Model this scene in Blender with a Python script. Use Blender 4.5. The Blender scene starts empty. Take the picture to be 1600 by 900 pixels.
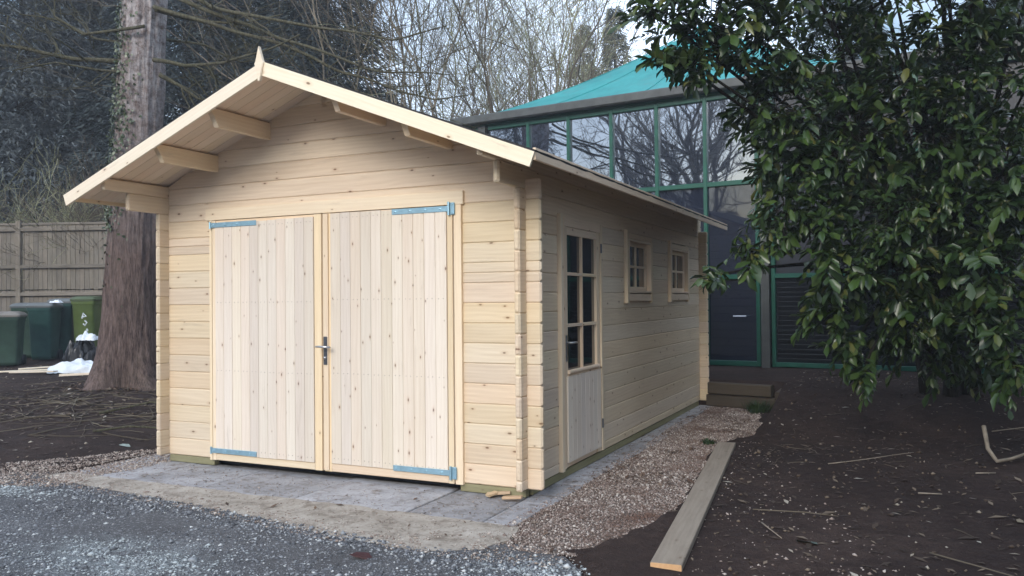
import bpy, math, random
import numpy as np
from mathutils import Vector, Matrix, noise

random.seed(7); RNG = np.random.default_rng(7)
scene = bpy.context.scene
COL = scene.collection
V = Vector

# ------------------------------------------------------------------ camera
CAM = V((2.4345, -5.3737, 1.4225)); YAW, PITCH, ROLL, FPX = 0.4428, 0.0132, -0.0092, 1288.4
_f = V((-math.sin(YAW)*math.cos(PITCH), math.cos(YAW)*math.cos(PITCH), math.sin(PITCH)))
_r0 = V((math.cos(YAW), math.sin(YAW), 0)); _u0 = _r0.cross(_f)
_r = _r0*math.cos(ROLL)+_u0*math.sin(ROLL); _u = -_r0*math.sin(ROLL)+_u0*math.cos(ROLL)
cd = bpy.data.cameras.new('camera'); cam = bpy.data.objects.new('camera', cd); COL.objects.link(cam)
cd.sensor_width = 36; cd.lens = FPX/1600*36; cd.clip_start = .05; cd.clip_end = 2000
M = Matrix((_r, _u, -_f)).transposed().to_4x4(); M.translation = CAM
cam.matrix_world = M; scene.camera = cam

# ------------------------------------------------------------------ light
SUN_EL, SUN_AZ = math.radians(25), math.radians(2)      # azimuth: 0 = straight in front of the garage, + = towards the right
sd = V((math.sin(SUN_AZ)*math.cos(SUN_EL), -math.cos(SUN_AZ)*math.cos(SUN_EL), math.sin(SUN_EL)))
sl = bpy.data.lights.new('sun', 'SUN'); sl.energy = 2.5; sl.angle = math.radians(26); sl.color = (1, .94, .86)
so = bpy.data.objects.new('sun', sl); COL.objects.link(so); so.rotation_euler = sd.to_track_quat('Z', 'Y').to_euler(); so.location = (0, -20, 30)
w = bpy.data.worlds.new('World'); scene.world = w; w.use_nodes = True
nt = w.node_tree; nt.nodes.clear()
sky = nt.nodes.new('ShaderNodeTexSky'); sky.sky_type = 'NISHITA'; sky.sun_disc = False
sky.sun_elevation = SUN_EL; sky.sun_rotation = math.atan2(sd.x, sd.y); sky.air_density = 1.3; sky.dust_density = 1.5; sky.ozone_density = 1.5
tc = nt.nodes.new('ShaderNodeTexCoord'); nz = nt.nodes.new('ShaderNodeTexNoise'); nz.inputs['Scale'].default_value = 2.6; nz.inputs['Detail'].default_value = 7
rp = nt.nodes.new('ShaderNodeValToRGB'); rp.color_ramp.elements[0].position = .36; rp.color_ramp.elements[1].position = .62
mx = nt.nodes.new('ShaderNodeMix'); mx.data_type = 'RGBA'; mx.inputs[7].default_value = (12.6, 14.8, 18.4, 1)
bg = nt.nodes.new('ShaderNodeBackground'); bg.inputs['Strength'].default_value = .125; ow = nt.nodes.new('ShaderNodeOutputWorld')
L_ = nt.links.new
L_(tc.outputs['Generated'], nz.inputs['Vector']); L_(nz.outputs['Fac'], rp.inputs['Fac']); L_(rp.outputs['Color'], mx.inputs[0])
L_(sky.outputs['Color'], mx.inputs[6]); L_(mx.outputs[2], bg.inputs['Color']); L_(bg.outputs['Background'], ow.inputs['Surface'])
vs = scene.view_settings; vs.view_transform = 'Standard'; vs.look = 'None'; vs.gamma = 1; vs.use_curve_mapping = False; vs.exposure = 0.30

# ------------------------------------------------------------------ helpers
def at(px, py, depth):                       # a place on the ground plan / in the air, sighted at a distance in metres
    d = _f + _r*((px-800)/FPX) + _u*((450-py)/FPX)
    return CAM + d*depth
def S(t): t = np.clip(t, 0, 1); return t*t*(3-2*t)
def ground_z(x, y):                          # lie of the land: a bank on the left, a raised bed behind the sleepers
    g = .25*S((-x-4)/3.5)*S((y+.5)/3) + .2*S((-x-10)/6)*S((y-2)/4)
    b = .33*np.where(x < 1.0, S((y-5.52)/.12), S((y-3.2)/2.6))*S((x+4.6)/.8)
    return g + b

def new_mesh(name, verts, faces, mat=None, smooth=False):
    me = bpy.data.meshes.new(name)
    if isinstance(verts, np.ndarray) and isinstance(faces, np.ndarray):
        k = faces.shape[1]
        me.vertices.add(len(verts)); me.vertices.foreach_set('co', np.ascontiguousarray(verts, np.float32).ravel())
        me.loops.add(faces.size); me.loops.foreach_set('vertex_index', np.ascontiguousarray(faces, np.int32).ravel())
        me.polygons.add(len(faces)); me.polygons.foreach_set('loop_start', np.arange(0, faces.size, k, dtype=np.int32))
        me.polygons.foreach_set('loop_total', np.full(len(faces), k, np.int32))
        me.update(calc_edges=True); me.validate()
    else:
        me.from_pydata([tuple(v) for v in verts], [], faces)
    if smooth: me.polygons.foreach_set('use_smooth', [True]*len(me.polygons))
    if mat: me.materials.append(mat)
    me.update(); return me
def link(name, me, parent=None, mw=None, **props):
    o = bpy.data.objects.new(name, me); COL.objects.link(o)
    if parent: o.parent = parent
    if mw is not None: o.matrix_basis = mw
    for k, v in props.items(): o[k] = v
    return o
def thing(name, label, cat, loc=(0, 0, 0), rz=0, group=None):
    o = bpy.data.objects.new(name, None); COL.objects.link(o); o.empty_display_size = .1
    o.location = loc; o.rotation_euler = (0, 0, rz); tag(o, label, cat, group); return o
def tag(o, label, cat, group=None):
    o['label'] = label; o['category'] = cat
    if group: o['group'] = group
    return o

class MB:
    def __init__(s): s.v = []; s.f = []
    def add(s, vs, fs):
        n = len(s.v); s.v.extend(tuple(v) for v in vs); s.f.extend(tuple(i+n for i in f) for f in fs); return s
    def box(s, a, b):
        x0, y0, z0 = a; x1, y1, z1 = b
        return s.add([(x0,y0,z0),(x1,y0,z0),(x1,y1,z0),(x0,y1,z0),(x0,y0,z1),(x1,y0,z1),(x1,y1,z1),(x0,y1,z1)],
                     [(3,2,1,0),(4,5,6,7),(0,1,5,4),(1,2,6,5),(2,3,7,6),(3,0,4,7)])
    def cbox(s, a, b, c):                    # box with all edges bevelled
        import itertools
        a = V(a); b = V(b); pts = []
        idx = {}
        for sx, sy, sz in itertools.product((0, 1), repeat=3):
            p = V((b.x if sx else a.x, b.y if sy else a.y, b.z if sz else a.z))
            e = V((c*(1-2*sx), c*(1-2*sy), c*(1-2*sz)))
            for ax in range(3):              # vertex lying on the face normal to ax
                q = p.copy()
                for k in range(3):
                    if k != ax: q[k] += e[k]
                idx[(sx, sy, sz, ax)] = len(pts); pts.append(q)
        F = []
        def g(sg, ax): return idx[(sg[0], sg[1], sg[2], ax)]
        for ax in range(3):
            o1, o2 = [k for k in range(3) if k != ax]
            for sgn in (0, 1):
                q = []
                for i, j in ((0,0),(1,0),(1,1),(0,1)):
                    sg = [0]*3; sg[ax] = sgn; sg[o1] = i; sg[o2] = j; q.append(g(sg, ax))
                F.append(tuple(q))
            for i in (0, 1):
                for j in (0, 1):             # edge strips parallel to ax
                    s0 = [0]*3; s0[o1] = i; s0[o2] = j; s1 = list(s0); s1[ax] = 1
                    F.append((g(s0, o1), g(s1, o1), g(s1, o2), g(s0, o2)))
        for sg in itertools.product((0, 1), repeat=3): F.append((g(sg,0), g(sg,1), g(sg,2)))
        return s.add(pts, F)
    def tube(s, pts, rad, n=6, cap=True):
        pts = [V(p) for p in pts]; m = len(pts)
        if not hasattr(rad, '__len__'): rad = [rad]*m
        t = (pts[1]-pts[0]).normalized(); a = t.orthogonal().normalized(); base = len(s.v)
        for i, p in enumerate(pts):
            t = (pts[min(i+1, m-1)]-pts[max(i-1, 0)]).normalized()
            a = (a - t*a.dot(t)); a = a.normalized() if a.length > 1e-6 else t.orthogonal().normalized()
            b = t.cross(a); r = rad[i]
            for k in range(n):
                an = 2*math.pi*k/n; q = p + a*(r*math.cos(an)) + b*(r*math.sin(an)); s.v.append((q.x, q.y, q.z))
        for i in range(m-1):
            for k in range(n):
                k2 = (k+1) % n
                s.f.append((base+i*n+k, base+i*n+k2, base+(i+1)*n+k2, base+(i+1)*n+k))
        if cap: s.f.append(tuple(base+k for k in range(n))[::-1]); s.f.append(tuple(base+(m-1)*n+k for k in range(n)))
        return s
    def mesh(s, name, mat=None, smooth=False):
        me = new_mesh(name, s.v, s.f, mat, smooth); return me
    def build(s, name, mat, parent=None, smooth=False, **props):
        return link(name, s.mesh(name, mat, smooth), parent, **props)

_bc = {}
def board(name, A, B, up, w, th, mat, parent=None, ch=.002, s0=0, s1=0, b0=0, b1=0, che=0, **props):
    """a piece of timber: local X runs A->B, Z = width (towards up), Y = thickness (+Y lies to the left of X seen with Z up)
    s0/s1: how far the upper edge is pulled in at either end; b0/b1 the lower edge; che: bevel of the end faces"""
    A = V(A); B = V(B); x = (B-A); Ln = x.length; x.normalize(); z = V(up); z = (z-x*z.dot(x)).normalized(); y = z.cross(x)
    key = (mat.name, round(Ln,4), w, th, ch, s0, s1, b0, b1, che)
    me = _bc.get(key)
    if me is None:
        h2, t2 = w/2, th/2
        sec = [(-t2+ch,-h2),(t2-ch,-h2),(t2,-h2+ch),(t2,h2-ch),(t2-ch,h2),(-t2+ch,h2),(-t2,h2-ch),(-t2,-h2+ch)]
        rings = []
        def ring(xe, a, b, k, sg):
            out = []
            for (yy, zz) in sec:
                f = (zz+h2)/w; pull = b*(1-f)+a*f
                out.append((xe+sg*pull, yy*k[0], zz*k[1]))
            return out
        one = (1, 1)
        if che:
            k = (1-2*che/th, 1-2*che/w)
            rings = [ring(0,s0,b0,k,1), ring(che,s0,b0,one,1), ring(Ln-che,s1,b1,one,-1), ring(Ln,s1,b1,k,-1)]
        else: rings = [ring(0,s0,b0,one,1), ring(Ln,s1,b1,one,-1)]
        vs = [p for r in rings for p in r]; fs = []
        for i in range(len(rings)-1):
            for k in range(8):
                k2 = (k+1) % 8; fs.append((i*8+k, (i+1)*8+k, (i+1)*8+k2, i*8+k2))
        fs.append(tuple(range(8))); fs.append(tuple(len(vs)-8+k for k in range(8))[::-1])
        me = new_mesh(name, vs, fs, mat); _bc[key] = me
    mw = Matrix((x, y, z)).transposed().to_4x4(); mw.translation = A
    return link(name, me, parent, mw, **props)

# ------------------------------------------------------------------ materials
class NT:
    def __init__(s, name):
        s.m = bpy.data.materials.new(name); s.m.use_nodes = True; s.t = s.m.node_tree; s.t.nodes.clear()
        s.out = s.n('ShaderNodeOutputMaterial'); s.p = s.n('ShaderNodeBsdfPrincipled'); s.l(s.p.outputs[0], s.out.inputs['Surface'])
    def n(s, typ, **kw):
        nd = s.t.nodes.new(typ)
        for k, v in kw.items(): setattr(nd, k, v)
        return nd
    def l(s, a, b): s.t.links.new(a, b)
    def set(s, nd, **kw):
        for k, v in kw.items():
            nd.inputs[k.replace('_', ' ')].default_value = v
    def math(s, op, a, b=None, clamp=False):
        nd = s.n('ShaderNodeMath', operation=op, use_clamp=clamp)
        for i, q in enumerate((a, b)):
            if q is None: continue
            if isinstance(q, (int, float)): nd.inputs[i].default_value = q
            else: s.l(q, nd.inputs[i])
        return nd.outputs[0]
    def vmul(s, vec, k):
        nd = s.n('ShaderNodeVectorMath', operation='MULTIPLY'); s.l(vec, nd.inputs[0]); nd.inputs[1].default_value = k; return nd.outputs[0]
    def vadd(s, a, b):
        nd = s.n('ShaderNodeVectorMath', operation='ADD'); s.l(a, nd.inputs[0]); s.l(b, nd.inputs[1]); return nd.outputs[0]
    def noise(s, vec, scale, detail=4, rough=.55, dist=0):
        nd = s.n('ShaderNodeTexNoise'); s.set(nd, Scale=scale, Detail=detail, Roughness=rough, Distortion=dist)
        if vec is not None: s.l(vec, nd.inputs['Vector'])
        return nd.outputs['Fac']
    def ramp(s, fac, stops):
        nd = s.n('ShaderNodeValToRGB'); cr = nd.color_ramp
        while len(cr.elements) < len(stops): cr.elements.new(.5)
        for e, (p, c) in zip(cr.elements, stops):
            e.position = p; e.color = (*c, 1) if hasattr(c, '__len__') else (c, c, c, 1)
        s.l(fac, nd.inputs['Fac']); return nd.outputs['Color']
    def mix(s, fac, a, b, mode='MIX'):
        nd = s.n('ShaderNodeMix', data_type='RGBA', blend_type=mode)
        for i, q in ((0, fac), (6, a), (7, b)):
            if isinstance(q, (int, float)): nd.inputs[i].default_value = q
            elif isinstance(q, tuple): nd.inputs[i].default_value = (*q, 1)
            else: s.l(q, nd.inputs[i])
        return nd.outputs[2]
    def bump(s, h, strength=.3, dist=.01):
        nd = s.n('ShaderNodeBump'); s.set(nd, Strength=strength, Distance=dist); s.l(h, nd.inputs['Height']); s.l(nd.outputs[0], s.p.inputs['Normal'])
    def obj(s): return s.n('ShaderNodeTexCoord').outputs['Object']
    def rnd(s): return s.n('ShaderNodeObjectInfo').outputs['Random']
    def col(s, c):
        if isinstance(c, tuple): s.p.inputs['Base Color'].default_value = (*c, 1)
        else: s.l(c, s.p.inputs['Base Color'])
    def rough(s, r): s.p.inputs['Roughness'].default_value = r

def wood(name, c_lo, c_hi, knots=.5, kscale=(3.2, 7.0), weather=0, tint=.085, rough=.62):
    t = NT(name); o = t.obj(); r = t.rnd()
    cx = t.n('ShaderNodeCombineXYZ'); t.l(t.math('MULTIPLY', r, 91.3), cx.inputs[0]); t.l(t.math('MULTIPLY', r, 37.1), cx.inputs[1]); t.l(t.math('MULTIPLY', r, 53.7), cx.inputs[2])
    v = t.vadd(o, cx.outputs[0])
    warp = t.noise(t.vmul(v, (1.1, 3, 5)), 1.0, 2)
    sep = t.n('ShaderNodeSeparateXYZ'); t.l(v, sep.inputs[0])
    # annual rings: fine bands across the width that wander along the length
    ph = t.math('ADD', t.math('MULTIPLY', sep.outputs[2], 190), t.math('MULTIPLY', warp, 22))
    band = t.math('ADD', t.math('MULTIPLY', t.math('SINE', ph), .5), .5)
    fib = t.noise(t.vmul(v, (2.2, 60, 90)), 1.0, 5, .6)
    broad = t.noise(t.vmul(v, (.7, 4, 7)), 1.0, 3)
    g = t.math('ADD', t.math('MULTIPLY', band, .10), t.math('ADD', t.math('MULTIPLY', fib, .5), t.math('MULTIPLY', broad, .5)))
    c = t.ramp(g, [(.25, c_lo), (.8, c_hi)])
    # knots
    k2 = t.n('ShaderNodeCombineXYZ'); t.l(t.math('MULTIPLY', sep.outputs[0], kscale[0]), k2.inputs[0]); t.l(t.math('MULTIPLY', sep.outputs[2], kscale[1]), k2.inputs[1])
    vo = t.n('ShaderNodeTexVoronoi', voronoi_dimensions='2D'); vo.inputs['Scale'].default_value = 1; t.l(k2.outputs[0], vo.inputs['Vector'])
    wn = t.n('ShaderNodeSeparateColor'); t.l(vo.outputs['Color'], wn.inputs[0])
    size = t.math('ADD', t.math('MULTIPLY', wn.outputs[1], .048), .020)
    dist = t.math('ADD', vo.outputs['Distance'], t.math('MULTIPLY', t.math('SUBTRACT', fib, .5), .03))
    q = t.math('DIVIDE', dist, size)
    core = t.math('MULTIPLY', t.math('SUBTRACT', 1, t.math('DIVIDE', t.math('SUBTRACT', q, .55), .5), True), t.math('LESS_THAN', wn.outputs[0], knots))
    halo = t.math('MULTIPLY', t.math('SUBTRACT', 1, t.math('DIVIDE', q, 2.8), True), t.math('LESS_THAN', wn.outputs[0], knots))
    c = t.mix(t.math('MULTIPLY', halo, .55), c, tuple(a*b for a, b in zip(c_lo, (.80, .66, .55))))
    c = t.mix(t.math('MULTIPLY', core, .85), c, (.16, .085, .045))
    # each piece its own tone
    hs = t.n('ShaderNodeHueSaturation')
    t.l(t.math('ADD', t.math('MULTIPLY', t.math('SUBTRACT', t.math('FRACT', t.math('MULTIPLY', r, 7.77)), .5), .016), .5), hs.inputs['Hue'])
    t.l(t.math('ADD', t.math('MULTIPLY', t.math('SUBTRACT', t.math('FRACT', t.math('MULTIPLY', r, 3.33)), .5), .22), 1), hs.inputs['Saturation'])
    t.l(t.math('ADD', t.math('MULTIPLY', t.math('SUBTRACT', r, .5), tint*2), 1), hs.inputs['Value']); t.l(c, hs.inputs['Color']); c = hs.outputs[0]
    # handling smudges and sap streaks
    sm = t.noise(t.vmul(v, (1.6, 8, 11)), 1.0, 6, .7)
    c = t.mix(t.math('MULTIPLY', t.math('SUBTRACT', sm, .60, True), 2.2 if not weather else 3.2, True), c, (.33, .25, .18))
    if weather:
        c = t.mix(weather, c, t.ramp(t.noise(t.vmul(v, (3, 9, 14)), 1.0, 6, .7), [(.3, (.10, .09, .075)), (.7, (.30, .27, .22))]))
    t.col(c); t.rough(rough); t.bump(t.math('ADD', fib, t.math('MULTIPLY', band, .25)), .22, .004); t.p.inputs['Specular IOR Level'].default_value = .3
    return t.m
M_LOG = wood('spruce_log', (.60, .465, .32), (.80, .67, .50), .45, (3.6, 8.0))
M_DOOR = wood('spruce_plank', (.68, .575, .465), (.83, .745, .635), .52, (4.6, 10.0))
M_TRIM = wood('spruce_trim', (.72, .55, .37), (.86, .71, .52), .3)
M_ROOFB = wood('roof_board', (.74, .59, .44), (.86, .72, .56), .35)
M_BARGE = wood('barge_board', (.78, .63, .46), (.90, .79, .63), .3)
M_JOIST = wood('treated_joist', (.20, .19, .09), (.34, .31, .16), .2, weather=.25)
M_OLD = wood('weathered_board', (.20, .155, .115), (.38, .315, .25), .2, weather=.42)
M_FENCE = wood('fence_board', (.10, .082, .064), (.22, .18, .135), .1, weather=.45, tint=.28)
M_SLEEP = wood('sleeper_wood', (.035, .026, .02), (.085, .062, .042), .1, weather=.1)
M_OFFCUT = wood('offcut_wood', (.42, .29, .17), (.58, .43, .28), .0)
M_CUT = wood('fresh_cut_end', (.55, .30, .13), (.70, .42, .2), .0)

def flat(name, c, rough=.6, metal=0, var=.15, scale=9, bump=.1, spec=.5):
    t = NT(name); o = t.obj(); n = t.noise(o, scale, 5)
    t.col(t.ramp(n, [(.3, tuple(x*(1-var) for x in c)), (.7, tuple(min(1, x*(1+var)) for x in c))]))
    t.rough(rough); t.p.inputs['Metallic'].default_value = metal; t.p.inputs['Specular IOR Level'].default_value = spec
    if bump: t.bump(n, bump, .01)
    return t.m
M_ZINC = flat('zinc_hinge', (.36, .58, .70), .36, .6, .1, 30, .05)
M_STEEL = flat('steel_handle', (.55, .56, .58), .28, 1, .1, 60, .02)
M_PLATE = flat('dark_plate', (.16, .17, .19), .35, .7, .1, 60, .02)
M_NAIL = flat('nail_head', (.38, .32, .27), .5, .3, .1, 60, 0)
M_FELT = flat('roof_felt', (.028, .027, .028), .95, 0, .4, 220, .6)
M_GREEN = flat('green_frame', (.008, .078, .052), .35, 0, .2, 6, .02)
M_GUTTER = flat('grey_gutter', (.055, .06, .058), .5, 0, .25, 7, .05)
M_DARKPANEL = flat('dark_panel', (.012, .015, .024), .4, 0, .2, 5, .02)
M_SLAT = flat('dark_slat', (.017, .02, .026), .45, 0, .2, 20, .02)

def glass(name, refl, tint, base, wob=.0):
    t = NT(name); t.t.nodes.remove(t.p); o = t.obj()
    d = t.n('ShaderNodeBsdfPrincipled'); d.inputs['Base Color'].default_value = (*base, 1); d.inputs['Roughness'].default_value = .05
    g = t.n('ShaderNodeBsdfGlossy'); g.inputs['Color'].default_value = (*tint, 1); g.inputs['Roughness'].default_value = .012
    fr = t.n('ShaderNodeLayerWeight'); fr.inputs['Blend'].default_value = .25
    mxs = t.n('ShaderNodeMixShader'); t.l(t.math('ADD', t.math('MULTIPLY', fr.outputs['Fresnel'], .7), refl, True), mxs.inputs[0])
    t.l(d.outputs[0], mxs.inputs[1]); t.l(g.outputs[0], mxs.inputs[2]); t.l(mxs.outputs[0], t.out.inputs['Surface'])
    if wob:
        b = t.n('ShaderNodeBump'); b.inputs['Strength'].default_value = wob; b.inputs['Distance'].default_value = .05
        cx = t.n('ShaderNodeCombineXYZ'); r = t.rnd(); t.l(t.math('MULTIPLY', r, 40), cx.inputs[0])
        t.l(t.noise(t.vadd(t.vmul(o, (1.4, 1.4, 1.9)), cx.outputs[0]), 1.0, 1), b.inputs['Height'])
        for s in (g, d): t.l(b.outputs[0], s.inputs['Normal'])
    return t.m
M_GLASS = glass('solar_glass', .36, (.80, .88, 1), (.010, .013, .024), .035)
M_GLASSLOW = glass('dimmed_reflection_glass', .05, (.80, .88, 1), (.012, .016, .030), .03)  # copy of the upper glazing, its reflection dimmed to imitate dark surroundings mirrored
M_GLASS2 = glass('shed_pane', .03, (1, 1, 1), (.014, .015, .018), .03)

def m_soil():
    t = NT('soil'); o = t.obj(); a = t.noise(o, .7, 4); b = t.noise(o, 9, 8, .7); c = t.noise(o, 55, 4, .7)
    f = t.math('ADD', t.math('MULTIPLY', a, .45), t.math('ADD', t.math('MULTIPLY', b, .4), t.math('MULTIPLY', c, .3)))
    t.col(t.ramp(f, [(.38, (.018, .0125, .012)), (.58, (.044, .030, .026)), (.78, (.088, .060, .049))])); t.rough(.95)
    t.bump(t.math('ADD', b, t.math('MULTIPLY', c, .5)), .9, .035); t.p.inputs['Specular IOR Level'].default_value = .15; return t.m
def m_tarmac():
    t = NT('tarmac'); o = t.obj(); a = t.noise(o, .9, 5, .6); b = t.noise(o, 5, 6, .7)
    vo = t.n('ShaderNodeTexVoronoi'); vo.inputs['Scale'].default_value = 95; t.l(o, vo.inputs['Vector'])
    sc = t.n('ShaderNodeSeparateColor'); t.l(vo.outputs['Color'], sc.inputs[0])
    f = t.math('ADD', t.math('MULTIPLY', a, .6), t.math('ADD', t.math('MULTIPLY', b, .35), t.math('MULTIPLY', sc.outputs[0], .22)))
    c = t.ramp(f, [(.40, (.050, .051, .056)), (.62, (.095, .097, .104)), (.85, (.21, .215, .225))])
    c = t.mix(t.math('MULTIPLY', t.math('GREATER_THAN', sc.outputs[1], .93), .6), c, (.34, .36, .38))
    # washed-out patch of pale grit
    vm = t.n('ShaderNodeVectorMath', operation='SUBTRACT'); t.l(o, vm.inputs[0]); vm.inputs[1].default_value = (-1.55, -2.15, 0)
    ln = t.n('ShaderNodeVectorMath', operation='LENGTH'); t.l(t.vmul(vm.outputs[0], (1, 1.7, 1)), ln.inputs[0])
    pm = t.math('MULTIPLY', t.math('SUBTRACT', 1, t.math('DIVIDE', ln.outputs['Value'], .8), True), t.math('MULTIPLY', t.math('SUBTRACT', b, .38, True), 4, True))
    c = t.mix(t.math('MULTIPLY', pm, .6), c, (.36, .42, .43))
    t.col(c); t.rough(.85); t.bump(t.math('ADD', vo.outputs['Distance'], b), .8, .012); return t.m
def m_conc(name, lo, mid, hi, sc=3.0):
    t = NT(name); o = t.obj(); r = t.rnd()
    cx = t.n('ShaderNodeCombineXYZ'); t.l(t.math('MULTIPLY', r, 60), cx.inputs[0]); v = t.vadd(o, cx.outputs[0])
    a = t.noise(v, sc, 7, .68); b = t.noise(v, 38, 5, .7); d = t.noise(v, .9, 3)
    f = t.math('ADD', t.math('MULTIPLY', a, .65), t.math('ADD', t.math('MULTIPLY', b, .3), t.math('MULTIPLY', d, .15)))
    c = t.ramp(f, [(.36, lo), (.52, mid), (.72, hi)])
    st = t.noise(v, 7, 8, .75); c = t.mix(t.math('MULTIPLY', t.math('SUBTRACT', st, .50, True), 5, True), c, (.12, .09, .065))
    hs = t.n('ShaderNodeHueSaturation'); t.l(t.math('ADD', t.math('MULTIPLY', r, .35), .82), hs.inputs['Value']); t.l(c, hs.inputs['Color'])
    t.col(hs.outputs[0]); t.rough(.9); t.bump(t.math('ADD', a, t.math('MULTIPLY', b, .6)), .5, .012); return t.m
M_SOIL, M_TARMAC = m_soil(), m_tarmac()
M_SLAB = m_conc('slab_concrete', (.17, .165, .165), (.30, .30, .315), (.43, .43, .45))
M_HAUNCH = m_conc('sandy_mortar', (.14, .12, .10), (.33, .295, .25), (.48, .44, .39), 5)
M_BED = m_conc('gravel_bed', (.07, .05, .04), (.16, .125, .105), (.26, .21, .18), 6)

def island(name, stops, rough=.8, spec=.4, trans=0, big=None):
    t = NT(name); g = t.n('ShaderNodeNewGeometry'); c = t.ramp(g.outputs['Random Per Island'], stops)
    if big:
        n = t.noise(t.obj(), big[0], 4); c = t.mix(t.math('MULTIPLY', t.math('SUBTRACT', n, .48, True), big[2], True), c, big[1])
    t.col(c); t.rough(rough); t.p.inputs['Specular IOR Level'].default_value = spec
    if trans:
        tr = t.n('ShaderNodeBsdfTranslucent'); t.l(c, tr.inputs['Color']); ms = t.n('ShaderNodeMixShader'); ms.inputs[0].default_value = trans
        t.l(t.p.outputs[0], ms.inputs[1]); t.l(tr.outputs[0], ms.inputs[2]); t.l(ms.outputs[0], t.out.inputs['Surface'])
    return t.m
M_PEA = island('pea_gravel', [(0, (.10, .07, .058)), (.35, (.20, .15, .125)), (.7, (.31, .25, .22)), (1, (.60, .55, .50))], big=(1.6, (.13, .075, .055), 4.0))
M_CHIP = island('stone_chippings', [(0, (.07, .075, .085)), (.5, (.17, .18, .20)), (.85, (.30, .32, .34)), (1, (.60, .62, .62))])
M_PALECHIP = island('pale_chippings', [(0, (.16, .17, .18)), (.4, (.28, .31, .325)), (1, (.52, .57, .58))])
M_TANCHIP = island('tan_chippings', [(0, (.16, .12, .10)), (.5, (.33, .26, .22)), (1, (.60, .54, .48))])
M_LITTER = island('leaf_litter', [(0, (.035, .024, .017)), (.55, (.09, .062, .042)), (.9, (.22, .17, .12)), (1, (.50, .46, .38))], .7)
M_BROWNLEAF = island('brown_leaf', [(0, (.045, .028, .02)), (.6, (.12, .07, .045)), (1, (.24, .17, .12))], .75)
M_LAUREL = island('laurel_leaf', [(0, (.018, .038, .013)), (.5, (.036, .070, .018)), (.9, (.066, .105, .026)), (1, (.13, .130, .035))], .30, .5, .16)
def m_leaf1():
    t = NT('laurel_leaf_single'); c = t.ramp(t.rnd(), [(0, (.024, .050, .014)), (.5, (.046, .090, .020)), (.9, (.080, .130, .030)), (1, (.14, .150, .042))])
    t.col(c); t.rough(.33); tr = t.n('ShaderNodeBsdfTranslucent'); t.l(c, tr.inputs['Color']); ms = t.n('ShaderNodeMixShader'); ms.inputs[0].default_value = .22
    t.l(t.p.outputs[0], ms.inputs[1]); t.l(tr.outputs[0], ms.inputs[2]); t.l(ms.outputs[0], t.out.inputs['Surface']); return t.m
M_LEAF1 = m_leaf1()
M_NEEDLE = island('conifer_needles', [(0, (.018, .026, .022)), (.6, (.035, .050, .040)), (1, (.065, .085, .062))], .7, .25, .1)
M_NEEDLEVEIL = island('veiled_needles', [(0, (.07, .080, .084)), (.6, (.09, .105, .108)), (1, (.115, .13, .132))], .7, .25, .1)  # lens-glare veil over the leftmost evergreens painted into the needle colour
M_NEEDLEB = island('blue_veiled_needles', [(0, (.024, .034, .036)), (.6, (.045, .060, .060)), (1, (.08, .10, .10))], .7, .25, .1)  # bluish foliage, lightened with part of the glare veil in its colour
M_NEEDLEY = island('golden_needles', [(0, (.10, .12, .04)), (.6, (.18, .20, .07)), (1, (.30, .30, .11))], .7, .25, .15)
M_IVY = island('ivy_leaf', [(0, (.025, .04, .018)), (.6, (.06, .085, .035)), (1, (.17, .19, .12))], .4, .5)
M_TWIG = island('bare_twig', [(0, (.075, .06, .045)), (.6, (.14, .115, .085)), (1, (.22, .19, .14))], .85, .2)
M_TWIGPALE = island('pale_twig', [(0, (.20, .20, .11)), (.6, (.34, .34, .20)), (1, (.46, .45, .30))], .85, .2)
M_GRASS = island('grass_blade', [(0, (.02, .04, .014)), (1, (.05, .085, .03))], .6, .3, .2)
def m_bark(name, lo, hi, moss, lichen=None):
    t = NT(name); o = t.obj(); a = t.noise(t.vmul(o, (26, 26, 3.2)), 1.0, 8, .72); b = t.noise(o, 2.0, 4)
    c = t.ramp(t.math('ADD', t.math('MULTIPLY', a, .5), t.math('ADD', t.math('MULTIPLY', t.noise(o, 5, 6, .7), .15), t.math('MULTIPLY', t.noise(t.vmul(o, (75, 75, 11)), 1.0, 6, .75), .35))), [(.40, lo), (.60, hi)]); c = t.mix(t.math('MULTIPLY', t.math('SUBTRACT', b, .5, True), moss, True), c, (.075, .075, .04))
    if lichen:
        sp = t.n('ShaderNodeSeparateXYZ'); t.l(o, sp.inputs[0]); hgt = t.math('MULTIPLY', t.math('SUBTRACT', sp.outputs[2], 1.8), .33, True)
        c = t.mix(t.math('MULTIPLY', hgt, t.math('MULTIPLY', t.math('SUBTRACT', t.noise(o, 11, 6, .75), .36, True), 4, True)), c, lichen)
    t.col(c); t.rough(.95); t.bump(a, 1, .06); t.p.inputs['Specular IOR Level'].default_value = .15; return t.m
M_BARK = m_bark('conifer_bark', (.05, .034, .030), (.27, .195, .17), 1.0, (.50, .455, .445))
M_LIMB = m_bark('mossy_limb', (.05, .045, .03), (.16, .15, .10), 2.5)
M_DARKBARK = m_bark('dark_bark', (.02, .017, .014), (.06, .05, .04), 1)
M_PALE = flat('peeled_branch', (.27, .225, .17), .8, 0, .35, 12)

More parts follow.
